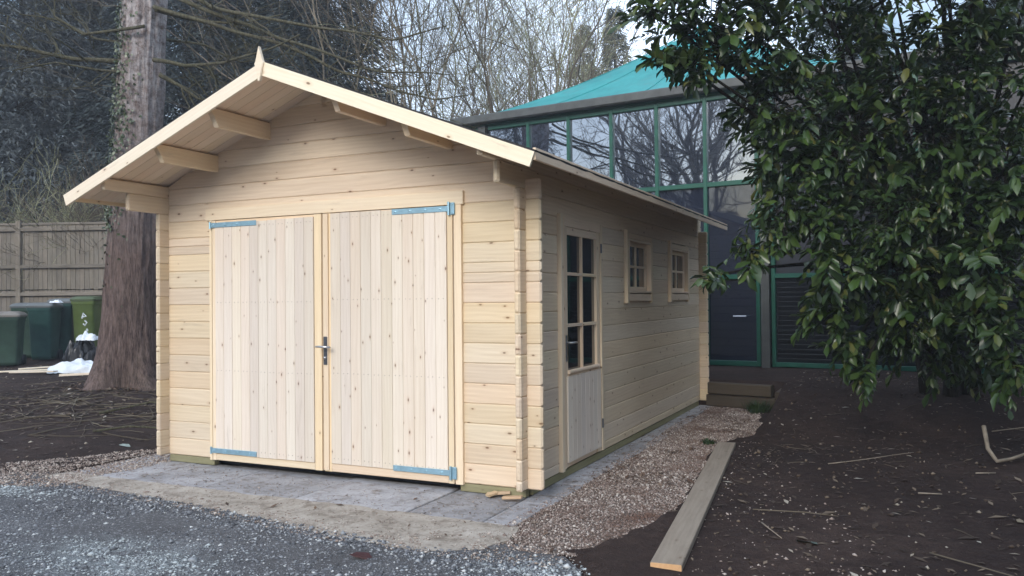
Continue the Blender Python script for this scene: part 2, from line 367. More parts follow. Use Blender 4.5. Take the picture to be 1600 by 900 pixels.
# ------------------------------------------------------------------ the ground and what is laid on it
def sdist(P, poly):                          # signed distance to a polygon, negative inside
    P = np.asarray(P, float); q = np.asarray(poly, float); d = np.full(len(P), 1e9); ins = np.zeros(len(P), bool)
    for a, b in zip(q, np.roll(q, -1, 0)):
        e = b-a; w_ = P-a; tt = np.clip((w_@e)/(e@e), 0, 1); d = np.minimum(d, np.hypot(*(w_-tt[:, None]*e).T))
        c1 = (a[1] <= P[:, 1]) & (b[1] > P[:, 1]); c2 = (a[1] > P[:, 1]) & (b[1] <= P[:, 1]); cr = e[0]*w_[:, 1]-e[1]*w_[:, 0]
        ins ^= (c1 & (cr > 0)) | (c2 & (cr < 0))
    return np.where(ins, -d, d)
TARMAC = [(-40, -40), (-40, -18), (-14, -6.6), (-7, -2.4), (-4.9, -1.15), (-4.35, -.8), (-3.7, -.66), (-2.9, -.9), (-1.95, -.95), (-1.17, -1.0),
          (-.55, -1.05), (-.1, -1.08), (.25, -1.02), (.5, -1.0), (.75, -1.12), (1.0, -1.5), (1.15, -2.1), (1.3, -3), (2.5, -6), (9, -14), (14, -40)]
GRAVEL = [(.22, -.70), (.40, -1.0), (.62, -1.12), (.80, -.95), (.88, -.6), (1.0, -.2), (1.02, .3), (.96, .9), (.88, 1.7), (.80, 2.5), (.86, 2.9), (1.03, 3.3), (1.0, 3.9),
          (.88, 4.7), (.8, 5.35), (.1, 5.55), (.1, 4.2), (.22, 3.0)]
def jitter_poly(poly, step, amp, seed):
    out = []; q = [V((x, y, 0)) for x, y in poly]
    for a, b in zip(q, q[1:]+q[:1]):
        n = max(1, min(60, int((b-a).length/step)))
        for i in range(n):
            p = a.lerp(b, i/n); nv = noise.noise_vector(p*4+V((seed, 0, 0)))+noise.noise_vector(p*13+V((0, seed, 0)))*.5
            out.append((p.x+nv.x*amp, p.y+nv.y*amp))
    return out
def axis(lo, hi, d, far):
    a = list(np.arange(lo, hi+1e-6, d)); s = d; x = hi; up = []; dn = []
    while x < far: s *= 1.16; x += s; up.append(x)
    x = lo; s = d
    while x > -far: s *= 1.16; x -= s; dn.append(x)
    return np.array(dn[::-1]+a+up)
gx = axis(-9.5, 5.5, .075, 500); gy = axis(-3.2, 7.5, .075, 500)
X, Y = np.meshgrid(gx, gy); P2 = np.stack([X.ravel(), Y.ravel()], 1)
Z = ground_z(P2[:, 0], P2[:, 1])
near = (abs(P2[:, 0]) < 22) & (abs(P2[:, 1]) < 22); rough_z = np.zeros(len(P2))
for i in np.nonzero(near)[0]:
    p = V((P2[i, 0], P2[i, 1], 0)); rough_z[i] = noise.noise(p*1.1)*.022+noise.noise(p*3.7)*.014+noise.noise(p*11)*.008
sink = np.maximum.reduce([S(-sdist(P2, TARMAC)/.12+.75), S(-sdist(P2, GRAVEL)/.1+.2),
      S(-sdist(P2, [(-4.0, -1.1), (.3, -1.1), (.3, 5.6), (-4.0, 5.6)])/.15+.5)])
Z = Z + (rough_z+.012)*(1-sink) - .055*sink
nx = len(gx); ii = np.arange(len(P2)).reshape(X.shape)
gf = np.stack([ii[:-1, :-1], ii[:-1, 1:], ii[1:, 1:], ii[1:, :-1]], -1).reshape(-1, 4)
link('ground', new_mesh('ground', np.column_stack([P2, Z]), gf, M_SOIL, True), kind='structure')
def gz(x, y): return float(ground_z(np.float64(x), np.float64(y)))+.012+noise.noise(V((x, y, 0))*1.1)*.022+noise.noise(V((x, y, 0))*3.7)*.014

tp = jitter_poly(TARMAC, .1, .045, 3.1)
link('driveway', new_mesh('driveway', [(x, y, -.006) for x, y in tp], [tuple(range(len(tp)))], M_TARMAC), kind='structure')
gp = jitter_poly(GRAVEL, .1, .03, 5.7)
path = link('gravel_path', new_mesh('gravel_path', [(x, y, -.010) for x, y in gp], [tuple(range(len(gp)))], M_BED), kind='structure')
HA = [(-4.02, -.86), (-3.2, -.99), (-1.95, -1.10), (-1.17, -1.21), (-.45, -1.33), (-.05, -1.34), (.26, -1.2), (.3, -.95), (.24, -.685), (-3.93, -.685)]
hp = jitter_poly(HA, .05, .035, 8.3); m = MB(); n = len(hp)
m.add([(x, y, .001-.0045*max(0, min(1, (-.72-y)/.5))) for x, y in hp]+[(x, y, -.06) for x, y in hp], [tuple(range(n))]+[(i, n+i, n+(i+1) % n, (i+1) % n) for i in range(n)])
m.build('mortar_strip', M_HAUNCH, None, kind='structure')
patio = link('patio', MB().box((-3.9, -.66, -.09), (.2, 5.65, -.045)).mesh('patio', M_HAUNCH), kind='structure')
def slab(x0, x1, y0, y1):
    g = .006; dz = random.uniform(-.004, .004); mb = MB().cbox((-(x1-x0)/2+g, -(y1-y0)/2+g, -.045), ((x1-x0)/2-g, (y1-y0)/2-g, 0), .006)
    o = mb.build('paving_slab', M_SLAB, patio); o.location = ((x0+x1)/2, (y0+y1)/2, dz); o.rotation_euler = (random.uniform(-.003, .003), random.uniform(-.002, .002), random.uniform(-.004, .004))
xs = [-3.95, -3.2, -2.45, -1.55, -.6, -.02]
for a, b in zip(xs, xs[1:]): slab(a, b, -.68+random.uniform(-.01, .01), .08)
ys = [-.68, -.1, .52, 1.15, 1.78, 2.4, 3.05, 3.7, 4.3, 4.95, 5.6]
for a, b in zip(ys, ys[1:]): slab(-.02, .225+random.uniform(-.015, .02)-max(0, a-3)*.03, a, b)
for a, b in zip([.08, 1.2, 2.4, 3.6, 4.6], [1.2, 2.4, 3.6, 4.6, 5.6]): slab(-3.95, -3.4, a, b)

# loose stones
OCT = np.array([(1,0,0),(-1,0,0),(0,1,0),(0,-1,0),(0,0,1),(0,0,-1)], float)
OCF = np.array([(0,2,4),(2,1,4),(1,3,4),(3,0,4),(2,0,5),(1,2,5),(3,1,5),(0,3,5)])
def stones(name, P, size, z, mat, flatn=.6, parent=None, sink_=.3):
    n = len(P); v = np.repeat(OCT[None], n, 0)*RNG.uniform(.65, 1.3, (n, 6, 1))
    a = RNG.uniform(0, 6.28, n); c, s = np.cos(a), np.sin(a); R = np.zeros((n, 3, 3)); R[:, 0, 0] = c; R[:, 0, 1] = -s; R[:, 1, 0] = s; R[:, 1, 1] = c; R[:, 2, 2] = 1
    tl = RNG.uniform(-.5, .5, n); T = np.zeros((n, 3, 3)); T[:, 0, 0] = 1; T[:, 1, 1] = np.cos(tl); T[:, 1, 2] = -np.sin(tl); T[:, 2, 1] = np.sin(tl); T[:, 2, 2] = np.cos(tl)
    sc = size[:, None]*np.stack([RNG.uniform(.8, 1.4, n), RNG.uniform(.6, 1, n), RNG.uniform(.5, .9, n)*flatn/.6], 1)
    v = np.einsum('nij,nkj->nki', R@T, v*sc[:, None, :]); v[:, :, 0] += P[:, :1]; v[:, :, 1] += P[:, 1:2]; v[:, :, 2] += (z+size*sink_)[:, None]
    f = OCF[None]+6*np.arange(n)[:, None, None]
    return link(name, new_mesh(name, v.reshape(-1, 3), f.reshape(-1, 3), mat), parent, kind='stuff')
def pick(poly, n, cond=None, margin=0):
    q = np.array(poly); out = np.zeros((0, 2))
    while len(out) < n:
        p = RNG.uniform(q.min(0), q.max(0), (n*2, 2)); p = p[sdist(p, poly) < margin]
        if cond is not None: p = p[cond(p)]
        out = np.vstack([out, p])
    return out[:n]
def keep_noise(P, sc, thr, seed=0): return np.array([noise.noise(V((x*sc, y*sc, seed)))+noise.noise(V((x*sc*3, y*sc*3, seed)))*.5 for x, y in P]) > thr
P = pick(GRAVEL, 56000, margin=.08); stones('pea_gravel', P, RNG.gamma(2.6, .0014, len(P))+.0022, np.full(len(P), -.006), M_PEA)
NEARD = [(-5.5, -3.2), (-5.5, -1.7), (-4.3, -1.1), (-2.9, -.95), (-1.2, -1.15), (-.1, -1.28), (.6, -1.15), (1.1, -1.6), (1.2, -3.2)]
P = pick(NEARD, 26000); P = np.vstack([P[keep_noise(P, 1.3, -.12, 4)], P[:4000]])
stones('stone_chippings', P, RNG.gamma(1.7, .0026, len(P))+.0022, np.full(len(P), -.006), M_CHIP, .42, None, .1)
for nm, cx, cy, ax, ay, n in (('pale_grit', -1.55, -2.15, .75, .30, 3000), ('pale_grit_verge', -3.75, -1.28, .55, .22, 1500), ('pale_grit_corner', .75, -1.45, .45, .22, 1500)):
    P = RNG.normal(0, .5, (n, 2))*(ax, ay)+(cx, cy); P = P[keep_noise(P, 3.5, -.15, 9)]
    stones(nm, P, RNG.gamma(1.8, .0024, len(P))+.002, np.full(len(P), -.006), M_PALECHIP, .45, None, .15)
FR = [(-3.6, -1.0), (-4.15, -1.2), (-4.7, -1.5), (-4.7, -1.0), (-4.4, -.35), (-3.95, .4), (-3.5, .3), (-3.6, -.2), (-3.7, -.75)]
P = pick(FR, 8000, margin=.12); stones('tan_chippings', P, RNG.gamma(2.2, .0018, len(P))+.002, np.array([max(gz(x, y)-.002, -.004) if x < -3.95 else -.002 for x, y in P]), M_TANCHIP)
EDGE = [(-4.0, -.98), (-1.9, -1.14), (-.1, -1.36), (.3, -1.22), (.75, -1.28), (1.1, -1.7), (1.0, -1.9), (.2, -1.5), (-1.2, -1.35), (-3.9, -1.2)]
P = pick(EDGE, 3600, margin=.05); stones('kerb_chippings', P, RNG.gamma(2.2, .0022, len(P))+.0025, np.full(len(P), -.006), M_CHIP)
SPILL = [(-4.0, -.95), (-3.2, -1.05), (-1.95, -1.16), (-1.17, -1.28), (-.45, -1.40), (.2, -1.35), (.75, -1.3), (.9, -1.0), (.3, -.85), (-.45, -1.22), (-1.95, -1.0), (-3.2, -.9)]
P = pick(SPILL, 3600, margin=.05); P = P[keep_noise(P, 3, -.25, 2)]; stones('sand_spill', P, RNG.gamma(2, .0016, len(P))+.002, np.full(len(P), -.004), M_TANCHIP, .4)
P = pick([(1.42, -1.3), (2.5, -1.3), (2.0, .2), (1.5, 1.6), (1.0, 2.9), (.98, 2.4)], 520, margin=.1); stones('strewn_gravel', P, RNG.gamma(2, .0016, len(P))+.003, np.array([gz(x, y)-.003 for x, y in P]), M_TANCHIP)
DUST = [(-3.9, -1.0), (.3, -1.25), (.22, 5.0), (0, 5.0), (0, -.1), (-3.9, -.05)]
P = pick(DUST, 2600); stones('slab_grit', P, RNG.uniform(.002, .006, len(P)), np.full(len(P), 0.0), M_TANCHIP)

# litter on the soil: leaf scraps, crumbs and twigs nobody could count
def scraps(name, P, size, mat, lift=.006, zf=None):
    n = len(P); a = RNG.uniform(0, 6.28, n); q = np.array([(-1,0,0),(0,-.38,.12),(1,0,.05),(0,.38,.12)])
    v = np.repeat(q[None], n, 0)*size[:, None, None]; c, s = np.cos(a)[:, None], np.sin(a)[:, None]
    x = v[:, :, 0]*c-v[:, :, 1]*s; y = v[:, :, 0]*s+v[:, :, 1]*c; z = v[:, :, 2]+v[:, :, 0]*RNG.uniform(-.35, .35, (n, 1))
    zz = np.array([(zf or gz)(px, py) for px, py in P])+lift
    vv = np.stack([x+P[:, :1], y+P[:, 1:2], np.maximum(z, -.004)+zz[:, None]], -1).reshape(-1, 3)
    return link(name, new_mesh(name, vv, (np.arange(4)[None]+4*np.arange(n)[:, None]), mat), kind='stuff')
RS = [(1.25, -2.6), (4.6, -2.2), (6, 6.5), (1.1, 7.2), (1.1, 3.2), (1.05, 0), (1.45, -1.3)]
LS = [(-4.3, -.6), (-9.5, -2.6), (-13, 2), (-12, 7), (-4.3, 6)]
P = pick(GRAVEL, 2600); P = P[keep_noise(P, 1.5, .12, 1)]; P = P[(P[:, 1] > .2) | (RNG.uniform(0, 1, len(P)) < .35)]
scraps('gravel_leaves', P, RNG.gamma(2, .006, len(P))+.005, M_BROWNLEAF, .008, lambda x, y: 0)
P = pick(DUST, 420); P = np.vstack([P, pick([(.02, .6), (.24, .6), (.24, 5.4), (.02, 5.4)], 420)]); scraps('slab_leaves', P, RNG.gamma(1.6, .005, len(P))+.003, M_BROWNLEAF, .005, lambda x, y: 0)
P = np.vstack([pick(RS, 2300), pick(LS, 1900)]); scraps('leaf_litter', P, RNG.gamma(2, .009, len(P))+.006, M_LITTER)
P = np.vstack([pick(RS, 1500), pick(LS, 900)]); stones('soil_crumbs', P, RNG.gamma(2, .0035, len(P))+.003, np.array([gz(x, y) for x, y in P]), M_LITTER)
P = np.array([at(135, 0, 11).xy[:] for _ in range(420)])+RNG.normal(0, 1, (420, 2))*(.9, .45); P += np.array([-7.0, 1.35])-P.mean(0)
scraps('brushwood_leaves', P, RNG.uniform(.02, .06, len(P)), M_LITTER, .02)
mt = MB()
def twig_on(mb, x, y, ln, a, r, seed):
    pts = []; px, py = x, y
    for i in range(5):
        a += noise.noise(V((seed*3.1, i*.9, 0)))*.9; pts.append((px, py, gz(px, py)+r*.7+.006)); px += math.cos(a)*ln/4; py += math.sin(a)*ln/4
    mb.tube(pts, [r, r*.95, r*.85, r*.65, r*.3], 4)
for i in range(230):
    (x, y) = pick(RS if i % 3 == 0 else LS, 1)[0]; twig_on(mt, x, y, random.uniform(.08, .4), random.uniform(0, 6.3), random.uniform(.0015, .0045), i)
for i in range(150):
    x, y = -6.5+random.gauss(0, .9), 1.5+random.gauss(0, .75)
    if x > -4.2: continue
    twig_on(mt, x, y, random.uniform(.25, 1.0), random.uniform(0, 6.3), random.uniform(.003, .009), i+500)
mt.build('twig_litter', M_TWIG, None, kind='stuff')

# ------------------------------------------------------------------ the wooden garage
W, LEN, T, PR, HP, Z0 = 3.57, 5.567, .0465, .114, .148, .063
OF, EO, RX, RZ, SL = .694, .372, -1.785, 3.19, .39      # overhangs, ridge, slope
SOF = lambda x: RZ-.034-SL*abs(x-RX)                     # underside of the roof boards
G = thing('wooden_garage', 'new pale timber log garage with double doors and pitched roof on the concrete slabs', 'garage')
LH = .1472
def flog(x0, x1, z, y, h=LH, e0=0, e1=0, s0=0, s1=0):   # log of the front / back wall, outer face at y (front) when y0
    return board('log', (x0, y+T/2, z+h/2), (x1, y+T/2, z+h/2), (0, 0, 1), h, T, M_LOG, G, ch=.0075, s0=s0, s1=s1, che=.013 if not (s0 or s1) else 0)
def slog(y0, y1, z, x, h=LH):                            # log of a side wall, outer face at x
    return board('log', (x-T/2, y0, z+h/2), (x-T/2, y1, z+h/2), (0, 0, 1), h, T, M_LOG, G, ch=.0075, che=.013)
DL, DR = -2.992, -.545
for wall_y in (0, LEN-T):
    for k in range(22):
        z = Z0+k*HP
        if k <= 13 and wall_y == 0:
            for a, b, sp in ((-W-PR, DL, k == 12), (DR, PR, k == 10)):
                if sp: flog(a, b, z, 0, .0732); flog(a, b, z+.074, 0, .0732)
                else: flog(a, b, z, 0)
        elif k <= 14: flog(-W-PR, PR, z, wall_y)
        elif k == 15: flog(-W+.001, -.001, z, wall_y)
        else:
            hb = min(1.784, (SOF(RX)-z)/SL); top = z+LH; ht = (SOF(RX)-top)/SL; h = LH
            if hb <= .04: break
            if ht < .03: h = round(SOF(RX)-.02-z, 4); ht = .03
            flog(RX-hb, RX+hb, z, wall_y, h, s0=round(hb-ht, 4), s1=round(hb-ht, 4))
OPEN = [(.60, 1.55, 0, 2.07), (2.36, 3.14, 1.47, 2.0), (4.0, 4.80, 1.47, 1.99)]
for x in (0, -W+T):
    rows = [(Z0+.002, .072)]+[(Z0+.074+j*HP, LH) for j in range(16)]
    for j, (z, h) in enumerate(rows):
        y0, y1 = -PR, LEN+PR
        if j == 15: y0 = -.43
        if j == 16: y0 = -.668; h = .098
        cuts = []
        if x == 0:
            for a, b, c, d in OPEN:
                if min(z+h, d)-max(z, c) > .35*h: cuts.append((a, b))
        p = y0
        for a, b in cuts: slog(p, a, z, x, h); p = b
        slog(p, y1, z, x, h)
        if j == 15 or j == 16: pass
# purlins that carry the overhanging roof
for off in (.58, 1.165):
    for sg in (-1, 1):
        x = RX+sg*off; zt = SOF(x)-.006-(.022*SL)
        board('purlin', (x, -OF+.024, zt-.07), (x, LEN+.3, zt-.07), (0, 0, 1), .14, .045, M_TRIM, G, ch=.004, b0=.09)
board('ridge_beam', (RX, .0, SOF(RX)-.1), (RX, LEN, SOF(RX)-.1), (0, 0, 1), .14, .045, M_TRIM, G)
# roof boards, felt, edge boards
sl = V((1, 0, -SL)).normalized(); half = (EO-RX)/sl.x
nb = 62; bw = (LEN-.06+OF)/nb
for sg in (-1, 1):
    d = V((sg*sl.x, 0, sl.z)); nrm = V((sg*SL, 0, 1)).normalized()
    for i in range(nb):
        y = -OF+.001+bw*(i+.5); a = V((RX, y, RZ))-nrm*.022+d*.01; b = a+d*(half-.012)
        board('roof_board', a, b, (0, 1, 0), round(bw-.002, 4), .019, M_ROOFB, G, ch=.003)
    m = MB(); ny = 90; vs_ = []
    for i in range(ny+1):
        y = -OF-.012+(LEN-.06+OF+.02)*i/ny
        for s_, lift in ((0, 0), (.5, 0), (1, 0)):
            e = half+.018+noise.noise(V((y*5, sg, 0)))*.006 if s_ == 1 else half*s_
            q = V((RX, y, RZ))+d*e-nrm*.0105; vs_.append(q); vs_.append(q+nrm*(.014+.003*noise.noise(V((y*7, s_, 3)))))
    fs = []
    for i in range(ny):
        for k in range(2):
            a = i*6+k*2; fs += [(a, a+2, a+8, a+6), (a+1, a+7, a+9, a+3)]
        fs += [(i*6+4, i*6+5, i*6+11, i*6+10)]
    fs += [(0, 1, 3, 2), (2, 3, 5, 4), (ny*6, ny*6+2, ny*6+3, ny*6+1), (ny*6+2, ny*6+4, ny*6+5, ny*6+3)]
    m.add(vs_, fs).build('roof_felt', M_FELT, G)
    # eave edge board and barge board
    ex = RX+sg*(EO-RX)
    board('eave_board', (ex+sg*.003, -OF+.004, 2.325), (ex+sg*.003, LEN-.07, 2.325), (0, 0, 1), .075, .02, M_TRIM, G)
    a = V((RX, -OF-.012, RZ-.012))-nrm*.048+d*.004; b = a+d*(half+.012)
    board('barge_board', a, b, nrm, .098, .022, M_BARGE, G, ch=.002, s0=.0, b0=-.0)
fx, fy = -1.803, -OF-.026
o = MB(); kite = [(0, .125), (.034, .02), (.045, 0), (.034, -.03), (.008, -.13), (-.008, -.13), (-.034, -.03), (-.045, 0), (-.034, .02)]
n = len(kite); o.add([(x*.82, -.012, z) for x, z in kite]+[(x, -.006, z) for x, z in kite]+[(x, .012, z) for x, z in kite],
   [tuple(range(n))[::-1]]+[(i, (i+1) % n, n+(i+1) % n, n+i) for i in range(n)]+[(n+i, n+(i+1) % n, 2*n+(i+1) % n, 2*n+i) for i in range(n)]+[tuple(2*n+i for i in range(n))])
o = o.build('finial', M_BARGE, G); o.location = (fx, fy, 3.165)
# base joists
for a, b in (((-W+.05, .03, .031), (-2.99, .03, .031)), ((-.55, .03, .031), (-.02, .03, .031)), ((-.036, .1, .031), (-.036, LEN-.1, .031)), ((-W+.04, .1, .031), (-W+.04, LEN-.1, .031)), ((-W+.05, LEN-.03, .031), (-.05, LEN-.03, .031))):
    board('base_joist', a, b, (0, 0, 1), .058, .055, M_JOIST, G)
MB().box((-W+.1, .1, .004), (-.1, LEN-.1, .02)).build('floor', M_DARKPANEL, G)
# door frame
board('door_header', (-3.05, -.014, 2.178), (-.497, -.014, 2.178), (0, 0, 1), .10, .03, M_TRIM, G)
board('door_jamb', (-.545, -.012, .055), (-.545, -.012, 2.127), (-1, 0, 0), .062, .034, M_TRIM, G)
board('door_jamb', (-2.995, -.012, .055), (-2.995, -.012, 2.127), (-1, 0, 0), .03, .034, M_TRIM, G)
def hinge(leaf, x0, x1, z, right):
    m = MB(); m.cbox((x0, -.0495, z-.021), (x1, -.0445, z+.021), .0015)
    n = 4
    for i in range(n):
        x = x0+(x1-x0)*(.06+.8*i/(n-1) if not right else .14+.8*i/(n-1)-.08); m.tube([(x, -.0545, z), (x, -.053, z), (x, -.0495, z)], [.004, .008, .008], 8)
    e = x1 if right else x0
    if right:
        m.cbox((e+.004, -.043, z-.045), (e+.05, -.0385, z+.045), .0015); m.tube([(e+.004, -.052, z-.05), (e+.004, -.052, z+.05)], .009, 8); m.tube([(e+.03, -.047, z-.033), (e+.03, -.043, z-.033)], .007, 8); m.tube([(e+.03, -.047, z+.033), (e+.03, -.043, z+.033)], .007, 8)
    else: m.tube([(e-.004, -.050, z-.03), (e-.004, -.050, z+.03)], .008, 8)
    m.build('hinge', M_ZINC, leaf)
def leaf(x0, x1, p0, p1, zb, zt, n, lab):
    lf = MB().cbox((x0, -.024, .058), (x1, .012, 2.122), .002).build('door_leaf', M_TRIM, G, label=lab)
    # stiles and rails seen round the planks
    board('stile', ((p1+x1)/2, -.028, .058), ((p1+x1)/2, -.028, 2.122), (-1, 0, 0), abs(x1-p1)-.004, .012, M_TRIM, lf)
    if p0-x0 > .02: board('stile', ((p0+x0)/2, -.028, .058), ((p0+x0)/2, -.028, 2.122), (-1, 0, 0), p0-x0-.004, .012, M_TRIM, lf)
    board('bottom_rail', (p0, -.028, .058+(zb-.062)/2), (p1, -.028, .058+(zb-.062)/2), (0, 0, 1), zb-.064, .010, M_TRIM, lf)
    w_ = (p1-p0)/n; mn = MB()
    for i in range(n):
        xc = p0+w_*(i+.5); dz = random.uniform(-.002, .002)
        board('plank', (xc, -.034+random.uniform(-.0008, .0008), zb+dz), (xc, -.034, zt+dz*2), (-1, 0, 0), round(w_-.0015, 4), .018, M_DOOR, lf, ch=.0035)
        for zz in (zb+.04, zb+(zt-zb)*.36, zb+(zt-zb)*.655, zt-.035):
            for dx in (-.02, .02): mn.tube([(xc+dx, -.0445, zz+random.uniform(-.004, .004)), (xc+dx, -.042, zz)], .0032, 6)
    mn.build('nails', M_NAIL, lf, kind='stuff'); return lf
l1 = leaf(-2.972, -1.795, -2.93, -1.87, .118, 2.098, 11, 'left door leaf with planks and two blue straps')
l2 = leaf(-1.775, -.583, -1.70, -.632, .126, 2.116, 11, 'right door leaf with planks, handle and two blue straps')
board('cover_strip', (-1.745, -.038, .07), (-1.745, -.038, 2.12), (-1, 0, 0), .05, .022, M_TRIM, l2)
hinge(l1, -2.975, -2.463, 2.082, False); hinge(l1, -2.972, -2.47, .142, False)
hinge(l2, -1.108, -.61, 2.098, True); hinge(l2, -1.112, -.61, .138, True)
m = MB().cbox((-1.745-.017, -.058, .91), (-1.745+.017, -.049, 1.135), .003); m.build('handle_plate', M_PLATE, l2)
m = MB().tube([(-1.745, -.058, 1.055), (-1.745, -.105, 1.055)], .009, 10); m.tube([(-1.80, -.104, 1.056), (-1.745, -.106, 1.056), (-1.66, -.104, 1.053)], [.008, .010, .008], 10)
m.tube([(-1.745, -.066, .965), (-1.745, -.056, .965)], .012, 12); m.build('door_handle', M_STEEL, l2, True)

# side door: frame, glazed upper half, planked lower half
SD = MB().cbox((-.04, .69, .075), (.0, 1.535, .12), .002)
SD = SD.build('side_door', M_TRIM, G, label='narrow glazed side door with a planked lower panel')
def vb(name, y, z0, z1, w_, x, th, mat, par): return board(name, (x, y, z0), (x, y, z1), (0, 1, 0), w_, th, mat, par)
def hb_(name, y0, y1, z, w_, x, th, mat, par): return board(name, (x, y0, z), (x, y1, z), (0, 0, 1), w_, th, mat, par)
vb('frame_board', .615, .07, 2.09, .05, .015, .034, M_TRIM, SD); vb('frame_board', .668, .08, 2.075, .048, .006, .03, M_TRIM, SD); vb('frame_board', 1.575, .08, 2.07, .045, .008, .03, M_TRIM, SD)
hb_('head_board', .695, 1.55, 2.035, .075, .004, .03, M_TRIM, SD)
vb('stile', .735, .08, 1.998, .075, -.008, .036, M_TRIM, SD); vb('stile', 1.505, .08, 1.998, .075, -.008, .036, M_TRIM, SD)
hb_('rail', .773, 1.467, .80, .085, -.006, .036, M_TRIM, SD); hb_('rail', .773, 1.467, 1.965, .06, -.008, .034, M_TRIM, SD)
board('drip_rail', (.018, .76, .835), (.018, 1.48, .835), (0, 0, 1), .03, .03, M_TRIM, SD, ch=.008)
for i in range(8): vb('plank', .735+.098*(i+.5), .118, .80, .0965, .016, .016, M_DOOR, SD)
vb('glazing_bar', 1.12, .845, 1.935, .026, -.006, .026, M_TRIM, SD)
for z in (1.205, 1.62): hb_('glazing_bar', .773, 1.107, z, .026, -.006, .026, M_TRIM, SD); hb_('glazing_bar', 1.133, 1.467, z, .026, -.006, .026, M_TRIM, SD)
for y0, y1 in ((.773, 1.107), (1.133, 1.467)):
    for z0, z1 in ((.843, 1.192), (1.218, 1.607), (1.633, 1.935)): MB().box((-.018, y0, z0), (-.014, y1, z1)).build('pane', M_GLASS2, SD)
MB().cbox((.010, .722, .92), (.016, .75, 1.13), .002).build('handle_plate', M_STEEL, SD)
MB().tube([(.012, .737, 1.07), (.06, .737, 1.07), (.064, .80, 1.07), (.06, .845, 1.068)], [.008, .009, .008, .007], 8).build('door_handle', M_STEEL, SD, True)
for z in (.32, 1.86): MB().tube([(.026, 1.553, z-.04), (.026, 1.553, z+.04)], .008, 8).build('hinge', M_PLATE, SD)
def window(y0, y1, z0, z1, lab):
    wd = MB().box((-.05, y0, z0), (-.03, y1, z0+.02)); wd = wd.build('window', M_TRIM, G, label=lab)
    for z in (z0+.011, z1-.011): board('reveal_board', (-.006, y0+.02, z), (-.006, y1-.02, z), (0, 0, 1), .02, .08, M_TRIM, wd)
    for y in (y0+.01, y1-.01): board('reveal_board', (-.006, y, z0), (-.006, y, z1), (0, 1, 0), .02, .08, M_TRIM, wd)
    vb('trim_board', y0-.035, z0-.1, z1+.085, .062, .019, .036, M_TRIM, wd); vb('trim_board', y1+.035, z0-.1, z1+.005, .055, .016, .030, M_TRIM, wd)
    hb_('sill_board', y0-.002, y1+.005, z0-.045, .07, .014, .026, M_TRIM, wd); hb_('head_board', y0, y1+.06, z1+.03, .05, .012, .022, M_TRIM, wd)
    yc = (y0+y1)/2; x = -.028
    for y in (y0+.045, y1-.045): vb('sash_stile', y, z0+.022, z1-.022, .045, x, .03, M_TRIM, wd)
    for z in (z0+.043, z1-.043): hb_('sash_rail', y0+.068, y1-.068, z, .04, x, .03, M_TRIM, wd)
    vb('glazing_bar', yc, z0+.064, z1-.064, .024, x, .026, M_TRIM, wd)
    zc = (z0+z1)/2
    for a, b in ((y0+.068, yc-.012), (yc+.012, y1-.068)):
        hb_('glazing_bar', a, b, zc, .024, x, .026, M_TRIM, wd)
        for c, d in ((z0+.063, zc-.012), (zc+.012, z1-.063)): MB().box((-.036, a, c), (-.033, b, d)).build('pane', M_GLASS2, wd)
window(2.36, 3.14, 1.47, 2.0, 'small four-pane window nearer the side door'); window(4.0, 4.80, 1.47, 1.99, 'small four-pane window nearer the back corner')

# ------------------------------------------------------------------ timber lying about
P0, P1 = V((1.302, -1.15, .022)), V((.905, 2.57, .026))
pl = board('timber_plank', P0, P1, (1, 0, 0), .165, .04, M_OLD, None, ch=.004); tag(pl, 'long weathered grey plank lying flat on the soil beside the gravel', 'plank')
se = board('sawn_end', P0-(P1-P0).normalized()*.006, P0-(P1-P0).normalized()*.001, (1, 0, 0), .160, .036, M_CUT, None, ch=.004); mb_ = pl.matrix_basis.inverted() @ se.matrix_basis; se.parent = pl; se.matrix_basis = mb_
for i, (x, y, a, l, lab) in enumerate(((-.30, -.06, .35, .17, 'thin tan wood offcut lying under the front right corner of the garage'), (-.27, -.11, 1.1, .08, 'short tan wood chip beside the offcut at the garage corner'), (-.14, -.13, .2, .14, 'flat tan wood wedge tucked under the corner post of the garage'))):
    o = board('wood_offcut', (x, y, .016+i*.002), (x+math.cos(a)*l, y+math.sin(a)*l, .03), (-math.sin(a), math.cos(a), 0), .05, .016, M_OFFCUT, None); tag(o, lab, 'wood scrap', 'wood scraps at the garage corner')
for i, z in enumerate((.075, .235)):
    o = board('timber_sleeper', (.10+.02*i, 5.53, z), (.99-.05*i, 5.36, z), (0, 0, 1), .15, .12, M_SLEEP, None, ch=.012)
    tag(o, ('lower' if i == 0 else 'upper')+' dark timber sleeper edging the bed behind the garage', 'sleeper', 'sleepers edging the bed')
board('timber_sleeper', (1.02, 5.33, .12), (1.12, 6.4, .2), (0, 0, 1), .22, .1, M_SLEEP, None, ch=.012)['label'] = 'dark timber sleeper returning from the bed edge towards the glass building'
bpy.data.objects['timber_sleeper.002']['category'] = 'sleeper'; bpy.data.objects['timber_sleeper.002']['group'] = 'sleepers edging the bed'

